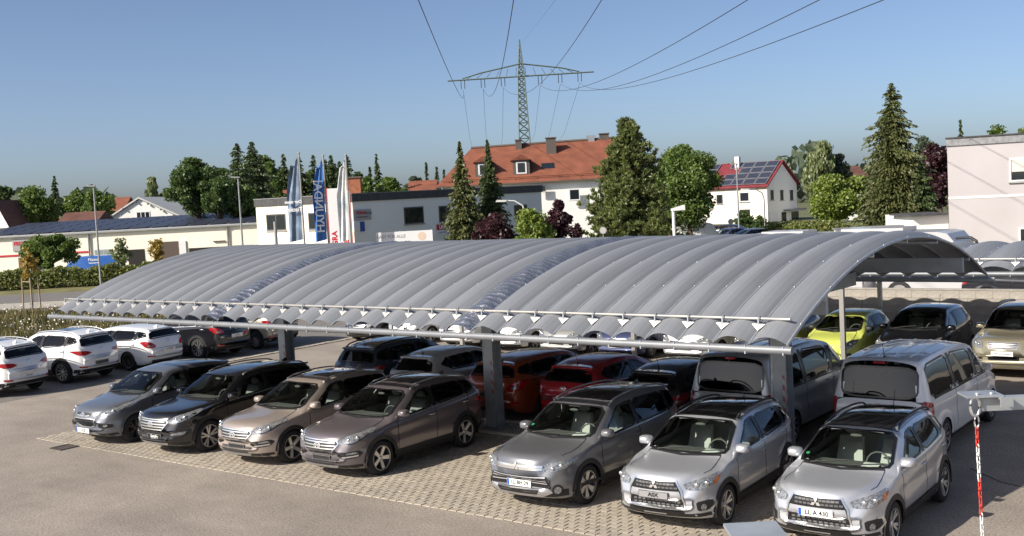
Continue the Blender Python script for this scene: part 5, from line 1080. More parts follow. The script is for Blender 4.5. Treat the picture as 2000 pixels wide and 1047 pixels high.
def deciduous(label, px, top, halfw, D, lm, base=None, leaf=.30, n=5200, trunk=.28, name='tree', bare=.22, barkm=None, weep=False):
    leaf = max(leaf*.6, D*.0019) if name != 'shrub' else leaf*.65; halfw *= 1.06; n = int(n*2.6)
    g = gnd(px, D); H = zat(px, top, D); r = halfw*D/FPX; root = empty(name, g); tag(root, label, 'tree' if name != 'shrub' else 'shrub')
    rs = np.random.default_rng(int(px*7+top)); z0 = H*bare if base is None else max(.2, zat(px, base, D)); hc = (H-z0)/2
    K = 44; bl = []
    for _ in range(K):
        d = rs.normal(size=3); d /= np.linalg.norm(d); k = rs.random()**.4*.88; w_ = (1-.35*max(0, d[2]))*k; bl.append((d[0]*r*w_, d[1]*r*w_, z0+hc+d[2]*hc*k, rs.uniform(.2, .44)*min(r, hc)))
    per = n//K; cs = []
    for x, y, z, q in bl:
        d = rs.normal(size=(per, 3)); d /= np.linalg.norm(d, axis=1, keepdims=True); rad = q*(.35+.85*rs.random((per, 1))); p = d*rad*np.array([1, 1, .8])+np.array([x, y, z]); cs.append(p)
    c = np.concatenate(cs); c = c[(c[:, 2] > z0*.6) & (c[:, 2] < H*1.01)]
    ax = np.tile(np.array([0, 0, -1.0]), (len(c), 1)) if weep else None
    obj('crown', leaves_mesh('crown', c, leaf, 2.0 if weep else 1.4, axis=ax), lm, root)
    b = MB(); tr = trunk*max(.5, H/9); b.tube([(0, 0, -.1), (.02*H, .01*H, z0*.6), (0, .02*H, z0+hc), (.02*H, 0, H*.88)], [tr, tr*.8, tr*.5, tr*.1], 7)
    for x, y, z, q in bl[:12]: zz = z0*.7+(z-z0*.7)*.35; b.tube([(0, 0, zz), (x*.5, y*.5, (zz+z)/2), (x*.9, y*.9, z)], [tr*.4, tr*.22, tr*.06], 5)
    b.build('trunk', barkm or M_bark, root); return root
def conifer(label, px, top, halfw, D, lm, base=0.04, dens_=1.0, leaf=None, droop=.35, pw=.85, name='spruce_tree'):
    leaf = max(leaf*.6 if leaf else 0, D*.0017); H_ = zat(px, top, D); halfw *= 1.15 if D < 100 else min(2.3, 1.1/(1-min(.6, 5.5/H_))**pw)
    g = gnd(px, D); H = zat(px, top, D); r = halfw*D/FPX; root = empty(name, g); tag(root, label, 'tree'); rs = np.random.default_rng(int(px*3+top)); z0 = H*base
    cs, ax, sz = [], [], []; nl = int(max(22, (H-z0)/leaf*1.05*dens_)); br = MB(); br.tube([(0, 0, 0), (0, 0, H*.5), (0, 0, H*.98)], [.02*H, .012*H, .003*H], 7)
    for i in range(nl):
        t = (i+rs.random()*.6)/nl; z = z0+(H-z0)*t; rl = r*(1-t)**pw*(1 if t < .8 else .75)*rs.uniform(.68, 1.12)+.05; nb = int(6+6*(1-t))
        for j in range(nb):
            a = 2*math.pi*(j/nb)+rs.uniform(0, 6.28); L_ = rl*rs.uniform(.5, 1.12); m = max(5, int(L_/leaf*3.2)); k = (np.arange(m)+rs.random(m)*.8)/m
            dr = droop*(1-t*.6); rad = k*L_; zz = z+.10*L_*k-dr*L_*k**1.6+rs.normal(size=m)*.05
            sp = rs.normal(size=m)*.16*L_*(1-k*.4); x = rad*math.cos(a)-sp*math.sin(a); y = rad*math.sin(a)+sp*math.cos(a)
            cs.append(np.stack([x, y, zz], 1)); ax.append(np.stack([np.full(m, math.cos(a)), np.full(m, math.sin(a)), -.3-.5*k], 1)); sz.append(leaf*(.8+.7*rs.random(m))*(1-.3*t))
            if i % 3 == 0 and j % 2 == 0: br.tube([(0, 0, z), (L_*.8*math.cos(a), L_*.8*math.sin(a), z+.08*L_-dr*L_*.6)], [.006*H*(1-t)+.01, .006], 4)
    obj('crown', leaves_mesh('crown', np.concatenate(cs), np.concatenate(sz), 2.0, axis=np.concatenate(ax)), lm, root); br.build('trunk', M_bark, root); return root
def pine(label, px, top, halfw, D, lm):
    g = gnd(px, D); H = zat(px, top, D); r = halfw*D/FPX; root = empty('pine_tree', g); tag(root, label, 'tree'); rs = np.random.default_rng(11); cs, ax = [], []; br = MB().tube([(0, 0, 0), (.1, 0, H*.5), (0, 0, H*.97)], [.25, .16, .04], 8)
    for i in range(46):
        t = (i+.5)/46; z = H*(.08+.9*t); rl = r*min(1, 1.25*(1-t)**.75)*rs.uniform(.7, 1.12)+.12
        for j in range(int(5+7*(1-t))):
            a = rs.uniform(0, 6.28); L_ = rl*rs.uniform(.55, 1.05); tip = np.array([L_*math.cos(a), L_*math.sin(a), z+.22*L_]); br.tube([(0, 0, z), tuple(tip*np.array([.6, .6, 1])-np.array([0, 0, .1*L_])), tuple(tip)], [.05, .03, .012], 4)
            for q in range(int(3+L_*2.2)):
                k = rs.uniform(.45, 1.0); c0 = np.array([tip[0]*k, tip[1]*k, z+.22*L_*k])+rs.normal(size=3)*.22; m = 26; dd = rs.normal(size=(m, 3))*.5+np.array([.25*math.cos(a), .25*math.sin(a), .9]); dd /= np.linalg.norm(dd, axis=1, keepdims=True)
                cs.append(c0+dd*rs.uniform(.05, .28, (m, 1))); ax.append(dd)
    obj('crown', leaves_mesh('crown', np.concatenate(cs), .125, 2.4, axis=np.concatenate(ax)), lm, root); br.build('trunk', M_bark, root)
# left to right
deciduous('broad green tree at the left edge behind the houses', 8, 353, 26, 125, LM['dark'])
deciduous('rounded green tree left of the small spruce', 68, 364, 44, 126, LM['green'], n=7000)
conifer('small dark spruce rising between leafy trees on the left', 112, 344, 20, 140, LM['spruce'])
deciduous('feathery green tree right of the small spruce', 150, 372, 30, 145, LM['green']); deciduous('broad loose green tree left of the gabled house', 192, 366, 34, 138, LM['green'], n=6500)
deciduous('pale weeping birch above the gabled house', 301, 343, 15, 150, LM['birch'], leaf=.22, weep=True, barkm=M_birch); deciduous('small green tree beside the pale birch', 328, 362, 20, 150, LM['green'], n=3500)
deciduous('big dark tree right of the gabled house', 386, 310, 50, 112, LM['dark'], n=9500, base=425); deciduous('dark narrow tree joined to the big dark one', 428, 343, 30, 110, LM['dark'], n=5000, base=425)
conifer('tall double-topped dark spruce, left of the pair behind the second lamp', 471, 279, 40, 128, LM['spruce'], base=.12, pw=.6); conifer('tall broad dark spruce, right of the pair behind the second lamp', 500, 277, 50, 132, LM['spruce'], base=.1, pw=.6); deciduous('mid green tree in front of the tall spruces', 476, 352, 36, 112, LM['green'], n=6000)
deciduous('olive green tree between the tall spruces and the first flag', 537, 297, 20, 150, LM['green'], n=4500)
for x, t, hw, lb in ((560, 300, 18, 'dark spruce just left of the slate-blue flag'), (590, 306, 24, 'broad dark spruce behind the slate-blue flag pole'), (617, 303, 18, 'dark spruce just left of the blue flag'), (640, 312, 20, 'lower dark spruce right behind the blue flag pole'), (652, 303, 18, 'pointed dark spruce between blue and white flag'), (683, 304, 24, 'broad dark spruce right of the white flag'), (668, 316, 18, 'short dark spruce behind the white flag')): conifer(lb, x, t, hw*1.35, 158, LM['spruce'], base=.05, pw=.65)['group'] = 'spruces behind the flags'
for x, t, hw, lb in ((548, 318, 34, 'bulky dark tree mass left of the slate-blue flag'), (604, 326, 36, 'bulky dark tree between the first two flags'), (660, 322, 36, 'bulky dark tree behind the white flag'), (705, 334, 26, 'bulky dark tree above the brick chimney'), (520, 305, 34, 'dark tree filling in right of the tall spruces'), (440, 330, 30, 'dark tree between the big dark tree and the tall spruces')): deciduous(lb, x, t, hw, 166, LM['dark'], n=6000)
deciduous('green tree right of the brick chimney', 715, 345, 26, 120, LM['green']); conifer('slim spruce with pointed top right of the chimney', 740, 301, 15, 150, LM['spruce']); conifer('short spruce left of the slim pointed one', 726, 326, 10, 155, LM['spruce']); deciduous('rounded light green tree above the office roof', 767, 331, 32, 122, LM['green'], n=6500)
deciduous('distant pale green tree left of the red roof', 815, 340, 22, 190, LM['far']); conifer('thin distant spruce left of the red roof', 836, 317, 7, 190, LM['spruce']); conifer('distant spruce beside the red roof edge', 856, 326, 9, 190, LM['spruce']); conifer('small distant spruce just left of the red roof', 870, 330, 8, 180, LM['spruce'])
conifer('tall light green spruce in front of the office, left of two', 903, 278, 50, 79, LM['sprucel'], base=.02, dens_=1.5, leaf=.2, droop=.25); conifer('tall darker spruce in front of the office, right of two', 957, 275, 46, 81, LM['spruce'], base=.02, dens_=1.5, leaf=.2, droop=.25)
deciduous('dark red shrub at the foot of the two spruces', 962, 405, 42, 74, LM['red'], name='shrub', n=4200, leaf=.24, bare=.05); deciduous('bright green leafy shrub between two dark red ones', 1036, 404, 38, 73, LM['bright'], name='shrub', n=5200, leaf=.22, bare=.05); deciduous('tall dark red shrub right of the bright green one', 1088, 385, 30, 75, LM['red'], name='shrub', n=3800, leaf=.26, bare=.05); deciduous('low sparse dark red shrub at the house corner', 1126, 432, 18, 74, LM['red'], name='shrub', n=900, leaf=.24, bare=.1)
pine('large bushy pine in front of the red-roofed house', 1232, 238, 98, 80, LM['pine'])
deciduous('big round maple right of the pine', 1340, 279, 62, 88, LM['green'], n=14000, base=440, leaf=.28)
deciduous('dark shrub by the doorway of the solar house', 1449, 412, 18, 118, LM['dark'], name='shrub', n=1800, bare=.05); conifer('low clipped conifer beside the street lamp', 1481, 422, 15, 112, LM['dark'], pw=.4); deciduous('weeping pale birch behind the solar house', 1606, 276, 36, 128, LM['birch'], leaf=.24, weep=True, barkm=M_birch, n=6500, base=400); deciduous('grey-green tree beside the weeping birch', 1636, 290, 24, 130, LM['far'], n=4500)
deciduous('bright yellow-green tree left of the giant spruce', 1632, 334, 62, 102, LM['bright'], n=9500, base=432, leaf=.28); deciduous('small green tree at the left foot of the giant spruce', 1690, 325, 34, 112, LM['green'], n=4500)
conifer('giant spruce towering left of the pink building', 1745, 164, 86, 95, LM['sprucel'], base=.02, dens_=1.25, leaf=.25, droop=.55, pw=.58); conifer('dark spruce at the right foot of the giant one', 1800, 318, 44, 93, LM['spruce'], pw=.6)
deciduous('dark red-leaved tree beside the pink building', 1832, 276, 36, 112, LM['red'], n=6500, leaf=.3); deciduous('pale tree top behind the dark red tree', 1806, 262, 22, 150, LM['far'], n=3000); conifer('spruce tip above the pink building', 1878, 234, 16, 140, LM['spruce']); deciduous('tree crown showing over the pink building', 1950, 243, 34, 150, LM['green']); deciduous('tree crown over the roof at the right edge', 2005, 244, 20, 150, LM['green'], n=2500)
deciduous('dense bushy tree in front of the workshop', 92, 450, 52, 88, LM['green'], n=8000, leaf=.25, base=530)
def sapling(label, px, top, D, lm, hw, stakes): 
    r = deciduous(label, px, top, hw, D, lm, n=330, leaf=.16, trunk=.05, bare=.35, name='sapling')
    if stakes:
        b = [(-.5, -.3), (.5, -.3), (0, .5)]
        for x, y in b: MB().tube([(x, y, 0), (x*.92, y*.92, 1.9)], .045, 6).build('stake', mat('stake_wood', (.30, .23, .15), .9), r)
        MB().tube([(-.47, -.29, 1.65), (.47, -.29, 1.65)], .03, 5).build('stake_bar', MATS['stake_wood'], r)
sapling('yellowing sapling tied to three stakes beside the footpath', 50, 470, 66, LM['autumn'], 17, True)
sapling('thin yellow-green sapling by the workshop window', 231, 463, 86, LM['birch'], 20, False); sapling('thin yellowing sapling by the workshop doors', 301, 459, 88, LM['autumn'], 16, False)
# far belt of trees and fields behind everything
def far_belt():
    c = []
    for i in range(9000):
        px = RNG.uniform(-500, 2500); D = RNG.uniform(240, 330); p = gnd(px, D); hmax = 8.5+3*math.sin(px*.013)+2*math.sin(px*.041); c.append((p.x, p.y, RNG.uniform(0, 1)**.7*hmax))
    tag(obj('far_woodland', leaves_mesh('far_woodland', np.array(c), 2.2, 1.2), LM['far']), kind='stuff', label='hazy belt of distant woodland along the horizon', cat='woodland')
far_belt()
# hedges
def hedge(label, a, b, w_, h, n, lm, leaf=.16):
    a, b = Vector(a), Vector(b); root = empty('hedge', a); tag(root, label, 'hedge'); u = (b-a); q = u.cross(Vector((0, 0, 1))).normalized(); t = RNG.random(n); s_ = RNG.uniform(-.5, .5, n); z = RNG.random(n)**.6
    bump = h*(1+.10*np.sin(t*37)+.06*np.sin(t*91)); c = np.outer(t, np.array(u))+np.outer(s_*w_, np.array(q)); c[:, 2] += z*bump+RNG.normal(size=n)*.04
    obj('foliage', leaves_mesh('foliage', c, leaf, 1.3), lm, root); MB().tube([(0, 0, .1), tuple(u+Vector((0, 0, .1)))], .12, 5).build('stems', M_bark, root)
hedge('long clipped hedge between the road and the workshop', gnd(-80, 85), gnd(430, 85), 1.4, 1.45, 15000, LM['hedge'])
hedge('flowering hedge in front of the solar house', gnd(1498, 92), gnd(1645, 86), 1.6, 1.75, 6500, LM['hedge'])
# road and paths on the left
M_road = mat('road_asphalt', (.15, .14, .13), .9, noise=(1, .1)); M_path = mat('path_gravel', (.36, .33, .28), .95, noise=(2, .12)); M_verge = mat('verge_grass', (.15, .14, .05), .95, noise=(.8, .35))
def strip(name, D0, D1, z, m, x0=-160, x1=420): 
    o = obj(name, mesh(name, [gnd(px, D)+Vector((0, 0, z)) for px, D in ((x0, D0), (x1, D0), (x1, D1), (x0, D1))], [(0, 1, 2, 3)]), m); o['kind'] = 'structure'; return o
strip('verge', 62.5, 100, -.012, M_verge, -300, 700); strip('footpath', 66.5, 71.4, -.006, M_path, -300, 700); strip('road', 71.5, 79.5, -.004, M_road, -300, 700)
sheet('meadow_soil', [(-66, 0), (-39.6, 0), (-39.6, 62), (-66, 62)], -.009, mat('meadow_soil', (.13, .10, .045), .95, noise=(.6, .3)))
def meadow():
    n = 95000; x = RNG.uniform(-62, -39.9, n); y = RNG.uniform(8, 58, n); D = (np.stack([x, y], 1)@np.array([FH.x, FH.y])); k = D < 61.5; x, y = x[k], y[k]; n = len(x)
    pat = np.sin(x*.9+np.sin(y*.7)*2)*np.sin(y*.6); h = RNG.uniform(.2, .65, n)*(1+.35*pat); c = np.stack([x, y, h*.45], 1); ax = np.tile(np.array([0, 0, 1.0]), (n, 1))
    root = empty('meadow', (-50, 30, 0)); tag(root, kind='stuff', label='overgrown wildflower meadow beyond the left bays', cat='meadow')
    half = RNG.random(n) < .48; inv = np.array([-50, 30, 0.0])
    for msk, lm, nm in ((half, leafmat('meadow_dry', (.15, .12, .045), (.25, .19, .08), .3, .35), 'dry_grass'), (~half, leafmat('meadow_green', (.065, .08, .02), (.13, .125, .035), .3, .35), 'green_grass')):
        cc = c[msk]-inv; hh = h[msk]; m_ = leaves_mesh(nm, cc, hh*.10, 9.0, axis=ax[msk]); tag(obj(nm, m_, lm, root), kind='stuff')
    m = 6000; x = RNG.uniform(-60, -40.2, m); y = RNG.uniform(14, 56, m); k = (np.sin(x*.5)*np.sin(y*.45+1) > -.25); x, y = x[k], y[k]; c = np.stack([x, y, RNG.uniform(.4, .75, len(x))], 1)-inv
    tag(obj('flower_heads', leaves_mesh('flower_heads', c, .075, 1.0), mat('flower_white', (.7, .68, .6), .8), root), kind='stuff')
meadow()
# ------------------------------------------------------------------ lamps, flags, signs, pylon
def lamp_post(label, px, top, D, style, m=None):
    g = gnd(px, D); H = zat(px, top, D); r = empty('street_lamp', g, YAW); tag(r, label, 'street lamp'); m = m or M_pole
    if style == 'curve':
        s_ = -1 if label.startswith('curved white') else -1; pts = [(0, 0, 0), (0, 0, H*.8), (-.15, 0, H*.92), (-.7, 0, H*.99), (-1.3, 0, H)]; MB().tube(pts, [.08, .06, .055, .05, .045], 8).build('pole', m, r); MB().prism([(-2.0, H-.06), (-1.3, H-.08), (-1.2, H+.04), (-1.9, H+.08)], -.12, .12, 'y').build('lamp_head', mat('lamp_white', (.65, .65, .62), .4), r)
    elif style == 'box':
        MB().tube([(0, 0, 0), (0, 0, H)], .09, 8).build('pole', MATS['sign_white'], r); MB().hexa([(-.1, -.25, H), (.62, -.25, H+.02), (.62, .25, H+.02), (-.1, .25, H), (-.1, -.25, H+.12), (.62, -.25, H+.3), (.62, .25, H+.3), (-.1, .25, H+.12)]).build('lamp_head', MATS['sign_white'], r)
    else:
        MB().tube([(0, 0, 0), (0, 0, H)], [.09, .055], 8).build('pole', m, r); MB().prism([(-.55, H-.02), (.12, H-.06), (.15, H+.03), (-.5, H+.08)], -.13, .13, 'y').build('lamp_head', m, r)
    return r
lamp_post('tall grey street lamp by the road, left of the carport', 187, 363, 84, 'flat'); lamp_post('grey street lamp in front of the low workshop', 469, 346, 86, 'flat')
lamp_post('curved white street lamp beside the two spruces', 1024, 390, 76, 'curve', mat('lamp_post_white', (.6, .6, .58), .5)); lamp_post('white lamp with wedge-shaped head below the maple', 1313, 412, 62, 'box'); lamp_post('tall thin pole in front of the solar house', 1440, 320, 98, 'flat'); lamp_post('curved street lamp in front of the solar house corner', 1491, 368, 96, 'curve')
def flag(label, px, top, bot, D, m, w_, txt, seed, tm, ts=.55):
    g = gnd(px, D); H = zat(px, top, D); r = empty('flag_pole', g, YAW); tag(r, label, 'flag pole'); MB().tube([(0, 0, 0), (0, 0, H)], [.075, .05], 8).ell((0, 0, H), (.09, .09, .06), 8, 6).build('pole', M_alu, r)
    zb = zat(px, bot, D); V = []; nz, nx_ = 26, 9; rs = random.Random(seed)
    fold = lambda i, j: .13*math.sin(j*1.5+i*.22+seed)*(j/nx_)
    pos = lambda a, b: (-.08-w_*(1-.62*max(0, (a-.55)/.45)**1.2)*b, .13*math.sin(b*12+a*5+seed)*b, zb+(H-.15-zb)*a-.15*b*(1-a)+(-.9*b if a > .9 else 0)*(a-.9)*8)
    for i in range(nz+1):
        for j in range(nx_+1): V.append(pos(i/nz, j/nx_))
    fl = obj('flag', mesh('flag', V, [(i*(nx_+1)+j, i*(nx_+1)+j+1, (i+1)*(nx_+1)+j+1, (i+1)*(nx_+1)+j) for i in range(nz) for j in range(nx_)], True), m, r)
    for t, a, sc, vert in txt:
        x, y, z = pos(a, .5); o = letters('flag_text', t, ts*sc, tm, fl, (x, -.22, z), (R(90), R(-90) if vert else 0, 0), .012); o.scale = (1, -1, 1) if vert else (-1, 1, 1)
    return r
def two_tone(name, c1, c2, sc=.35, lo=.4, hi=.6):
    m = mat(name, c1, .75); n = m.node_tree.nodes; l = m.node_tree.links; tc = n.new('ShaderNodeTexCoord'); x = n.new('ShaderNodeTexNoise'); x.inputs['Scale'].default_value = sc; x.inputs['Detail'].default_value = 5; r = n.new('ShaderNodeValToRGB'); r.color_ramp.elements[0].color = (*c1, 1); r.color_ramp.elements[1].color = (*c2, 1); r.color_ramp.elements[0].position = lo; r.color_ramp.elements[1].position = hi
    l.new(tc.outputs['Object'], x.inputs['Vector']); l.new(x.outputs['Fac'], r.inputs[0]); l.new(r.outputs[0], n['Principled BSDF'].inputs['Base Color']); return m
flag('flag pole with dark slate-blue flag and mirrored white writing', 590, 299, 468, 70, two_tone('flag_slate', (.13, .18, .25), (.34, .46, .60), .9, .5, .75), .85, [('Der neue', .62-.16, .55, 0), ('Tucson', .37, .75, 0)], 1, M_signw, .5)
flag('flag pole with bright blue flag and tall white letters', 637, 304, 468, 71, mat('flag_blue', (.04, .15, .42), .7), .74, [('HYUNDAI', .42, 1.25, 1)], 2, M_signw, .6)
flag('flag pole with white flag printed in pale green and blue', 681, 303, 468, 70, two_tone('flag_pale', (.68, .68, .66), (.30, .38, .42), .7, .48, .7), .62, [], 3, M_signw)
def banner(label, px0, px1, top, D, txt, m, tm):
    g = gnd((px0+px1)/2, D); H = zat((px0+px1)/2, top, D); w_ = (px1-px0)*D/FPX/2; r = empty('banner_sign', g, YAW); tag(r, label, 'banner'); MB().box(-w_, w_, -.03, .03, .4, H).build('panel', m, r)
    for x in (-w_, w_): MB().tube([(x, 0, 0), (x, 0, H+.05)], .04, 6).build('post', M_redl, r)
    o = letters('banner_text', txt, w_*1.25, tm, r, (-.1*w_, -.035, H*.42), (R(90), R(-90), 0), .02)
banner('upright white banner with red lettering right behind the blue flag', 640, 663, 368, 76, 'PEGRA', M_signw, M_redl); banner('narrow upright white banner with red letters behind the white flag', 664, 684, 372, 77, 'HEIL', M_signw, M_redl)
bl = empty('billboard', gnd(786, 78), YAW); tag(bl, 'wide white billboard with peach emblem in front of the office', 'billboard'); s_ = 78/FPX; zt = zat(786, 452, 78)
MB().box(-55*s_, 55*s_, -.05, .05, .5, zt).build('panel', M_signw, bl); letters('board_text', 'EASY FÜR ALLE', .30, M_signg, bl, (-26*s_, -.056, zt-.34), (R(90), 0, 0), .01); MB().tube([(34*s_, -.054, zt-.4), (34*s_, -.058, zt-.4)], .3, 16).build('board_emblem', mat('peach', (.66, .52, .40), .6), bl)
for x in (-54*s_, -8*s_, 54*s_): MB().tube([(x, .08, 0), (x, .08, zt+.05)], .05, 6).build('post', M_pole, bl)
sp = empty('sign_post', gnd(535, 74), YAW); tag(sp, 'plain grey post standing left of the slate-blue flag', 'post'); MB().tube([(0, 0, 0), (0, 0, zat(535, 433, 74))], .11, 8).build('pole', M_alu, sp)
def road_sign(label, px, py, D):
    g = gnd(px, D); H = zat(px, py, D); r = empty('traffic_sign', g, YAW); tag(r, label, 'traffic sign'); MB().tube([(0, 0, 0), (0, 0, H)], .035, 6).build('pole', M_pole, r); MB().tube([(0, -.05, H-.05), (0, -.07, H-.05)], .24, 16).build('disc', M_signg, r); MB().tube([(0, -.071, H-.05), (0, -.075, H-.05)], .19, 16).build('disc_face', mat('sign_pale', (.5, .48, .46), .5), r)
road_sign('round traffic sign at the corner of the red-roofed house', 1174, 449, 74); road_sign('round traffic sign among the parked cars by the solar house', 1424, 432, 92)
def pylon():
    D = 220; g = gnd(1030, D); r = empty('power_pylon', g, YAW); tag(r, 'tall green lattice power pylon behind the red-roofed house', 'pylon'); m = mat('pylon_green', (.10, .13, .10), .7); Ht = zat(1021, 80, D); za = zat(1025, 149, D); zu = zat(1025, 126, D)
    hw = lambda z: 1.0*(1-z/za)+.62 if z < za else max(.04, .62*(1-(z-za)/(Ht-za)))
    zs = [0]; 
    while zs[-1] < Ht-1.0: zs.append(zs[-1]+max(1.15, hw(zs[-1])*1.5))
    zs.append(Ht); b = MB()
    for z0, z1 in zip(zs, zs[1:]):
        c0 = [(sx*hw(z0), sy*hw(z0), z0) for sx, sy in ((-1, -1), (1, -1), (1, 1), (-1, 1))]; c1 = [(sx*hw(z1), sy*hw(z1), z1) for sx, sy in ((-1, -1), (1, -1), (1, 1), (-1, 1))]
        for i in range(4): b.tube([c0[i], c1[i]], .12, 4); b.tube([c0[i], c1[(i+1) % 4]], .065, 4); b.tube([c0[(i+1) % 4], c1[i]], .065, 4); b.tube([c1[i], c1[(i+1) % 4]], .06, 4)
    b.build('lattice_mast', m, r); am = MB(); X0, X1 = (882-1025)*D/FPX, (1166-1025)*D/FPX
    for y in (-.5, .5): am.tube([(X0, y*.2, za-.3), (X1, y*.2, za+.0)], .13, 4); am.tube([(X0*.55, y, za+.9), (0, y, zu)], .08, 4); am.tube([(X1*.55, y, za+1.1), (0, y, zu)], .08, 4); am.tube([(X0*.8, y*.3, za), (X0*.55, y, za+.9)], .08, 4); am.tube([(X1*.8, y*.3, za+.2), (X1*.55, y, za+1.1)], .08, 4)
    for x in np.linspace(X0*.75, X1*.75, 12): am.tube([(x, 0, za-.2), (x*.85, 0, za+.25+1.5*(1-abs(x)/abs(X0)))], .05, 4)
    am.build('cross_arm', m, r); ins = []
    for px in (911, 950, 989, 1061, 1100, 1138):
        x = (px-1025)*D/FPX; zi = za+.1*x/10
        for o in (-.35, .35): MB().tube([(x+o, 0, zi-.1), (x+o, 0, zi-1.9)], .07, 5).build('insulator', M_dark, r)
        ins.append(Vector(r.matrix_basis @ Vector((x, 0, zi-2.1))))
    return ins
INS = pylon(); wm = mat('cable', (.03, .03, .035), .6); px6 = (911, 950, 989, 1061, 1100, 1138)
near = [((904, 192), (817, 0)), ((957, 188), (1003, 0)), ((1014, 185), (1175, 0)), ((1100, 177), (1460, 0)), ((1150, 177), (1600, 0)), ((1185, 175), (1725, 0))]; far = [(923, 290), (951, 285), (979, 285), (1038, 275), (1060, 285), (1083, 285)]
def cable(pts, r, label):
    o = MB().tube(pts, r, 4).build('power_line', wm); tag(o, label, 'power line', 'cables of the power line'); return o
nm = ('leftmost', 'second', 'third', 'fourth', 'fifth', 'rightmost')
for i in range(6):
    a = INS[i]; b = at(*near[i][0], 165); c = at(*near[i][1], 62); t1 = .36; pts = []
    for k in range(40):
        t = k/39*1.35; l0 = (t-t1)*(t-1)/(t1); l1 = t*(t-1)/(t1*(t1-1)); l2 = t*(t-t1)/(1-t1); pts.append(a*l0+b*l1+c*l2)
    cable(pts, .028, f'{nm[i]} power cable running overhead from the pylon towards the viewer'); cable([a, (a+at(*far[i], 420))/2-Vector((0, 0, 3.0)), at(*far[i], 420)], .03, f'{nm[i]} power cable running from the pylon away behind the roof')
cable([at(1022, 80, 220), at(1050, 45, 150), at(1085, 0, 90), at(1150, -80, 60)], .012, 'thin earth wire from the tip of the pylon')
# ------------------------------------------------------------------ distant vehicles
def box_van(label, g, rz, L_, H_, Wd, m, txt, tm, name='delivery_van', D=None):
    r = empty(name, g, rz); tag(r, label, 'van'); pr = [(0, .35), (0, .95), (.45, 1.12), (1.05, H_*.93), (1.6, H_), (L_-.1, H_), (L_, H_*.96), (L_, .35)]
    b = MB(); n = len(pr); w0 = Wd/2
    for y, s_ in ((-w0, 1), (w0, -1)): pass
    vs = [(x, -w0*(.9 if z > 1.3 else 1), z) for x, z in pr]+[(x, w0*(.9 if z > 1.3 else 1), z) for x, z in pr]; b.add(vs, [tuple(range(n)), tuple(range(n, 2*n))[::-1]]+[(i, n+i, n+(i+1) % n, (i+1) % n) for i in range(n)]); b.build('body', m, r)
    yy = lambda z: -w0*(.9 if z > 1.3 else 1)-.012
    MB().add([(.55, -w0*.97, 1.18), (1.6, -w0*.97, 1.18), (1.55, -w0*.9-.02, H_*.9), (1.1, -w0*.9-.02, H_*.9)], [(0, 1, 2, 3)]).build('side_window', M_pane, r); MB().add([(.50, -w0*.8, 1.16), (1.02, -w0*.75, H_*.9), (1.02, w0*.75, H_*.9), (.50, w0*.8, 1.16)], [(0, 1, 2, 3)]).build('windscreen', M_pane, r); MB().add([(L_+.012, -w0*.75, 1.2), (L_+.012, w0*.75, 1.2), (L_+.004, w0*.7, H_*.9), (L_+.004, -w0*.7, H_*.9)], [(0, 1, 2, 3)]).build('rear_window', M_pane, r)
    for s_ in (-1, 1): MB().box(L_-.02, L_+.02, s_*w0*.95-.06, s_*w0*.95+.06, .8, 1.4).build('tail_light', M_tail, r); MB().box(-.02, .04, s_*w0*.75-.12, s_*w0*.75+.12, .75, .95).build('headlight', M_lamp, r)
    for x in (.85, L_-.95):
        for s_ in (-1, 1): o = MB().tube([(x, s_*(w0-.2), .33), (x, s_*(w0+.01), .33)], .33, 16).build('wheel', M_tyre, r); MB().tube([(x, s_*(w0+.011), .33), (x, s_*(w0+.016), .33)], .2, 12).build('rim', M_rim, o)
    for t, x, z, h in txt: letters('van_text', t, h, tm, r, (x, -w0*(.9 if z > 1.3 else 1)-.06, z), (R(90), 0, 0), .006)
    return r
p = at(128, 500, 96); bv = box_van('bright blue panel van with white lettering behind the hedge', gnd(118, 95), YAW, 4.9, 1.97, 1.95, mat('van_blue', (.03, .12, .42), .35, coat=.6), [('Fliesen', 2.9, 1.66, .34), ('Meisterbetrieb', 2.9, 1.38, .14)], M_signw)
av = box_van('white van with black side lettering below the maple', gnd(1409, 92), YAW+math.pi, 4.5, 2.2, 1.95, mat('van_white', (.7, .7, .7), .35, coat=.6), [], M_ink)
for t, x, z, h in (('AUTOGLASZENTRUM', 2.95, 1.82, .25), ('MEISTERBETRIEB  STEINSCHLAG', 2.95, 1.56, .11), ('SCHEIBENFOLIEN', 3.2, 1.2, .12)): letters('van_text', t, h, M_ink, av, (x, .98*.9+.12, z), (R(90), 0, math.pi), .008)
G5 = 'cars parked by the solar house'
car('mpv', 'dark compact car parked behind the round sign by the solar house', gnd(1432, 100), YAW+R(60), p_ant, group=G5); car('hatch', 'silver hatchback parked right of the dark compact car by the solar house', gnd(1455, 92), YAW+R(-80), p_sil, group=G5); car('hatch', 'dark blue car nearly hidden behind the lettered van bonnet', gnd(1415, 95), YAW+R(-60), p_navy, group=G5)
car('hatch', 'bright blue car roof showing over the block wall at the right edge', gnd(2040, 46), R(80), paint('bright_blue', (.03, .09, .3), .3), group='cars beyond the block wall'); car('wagon', 'dark car roof showing over the block wall beside the coach', gnd(2000, 43.5), R(95), p_ant, group='cars beyond the block wall')
sheet('lower_lot', [(-60, 36.75), (40, 36.75), (40, 66), (-60, 66)], -.005, M_asph)
# white coach
ct = empty('coach', gnd(1893, 46), R(180)); tag(ct, 'white touring coach parked beyond the block wall', 'coach'); Lc = 10.0; ct.scale = (1, 1, .80); Mc = mat('coach_silver', (.42, .42, .43), .35, coat=.5)
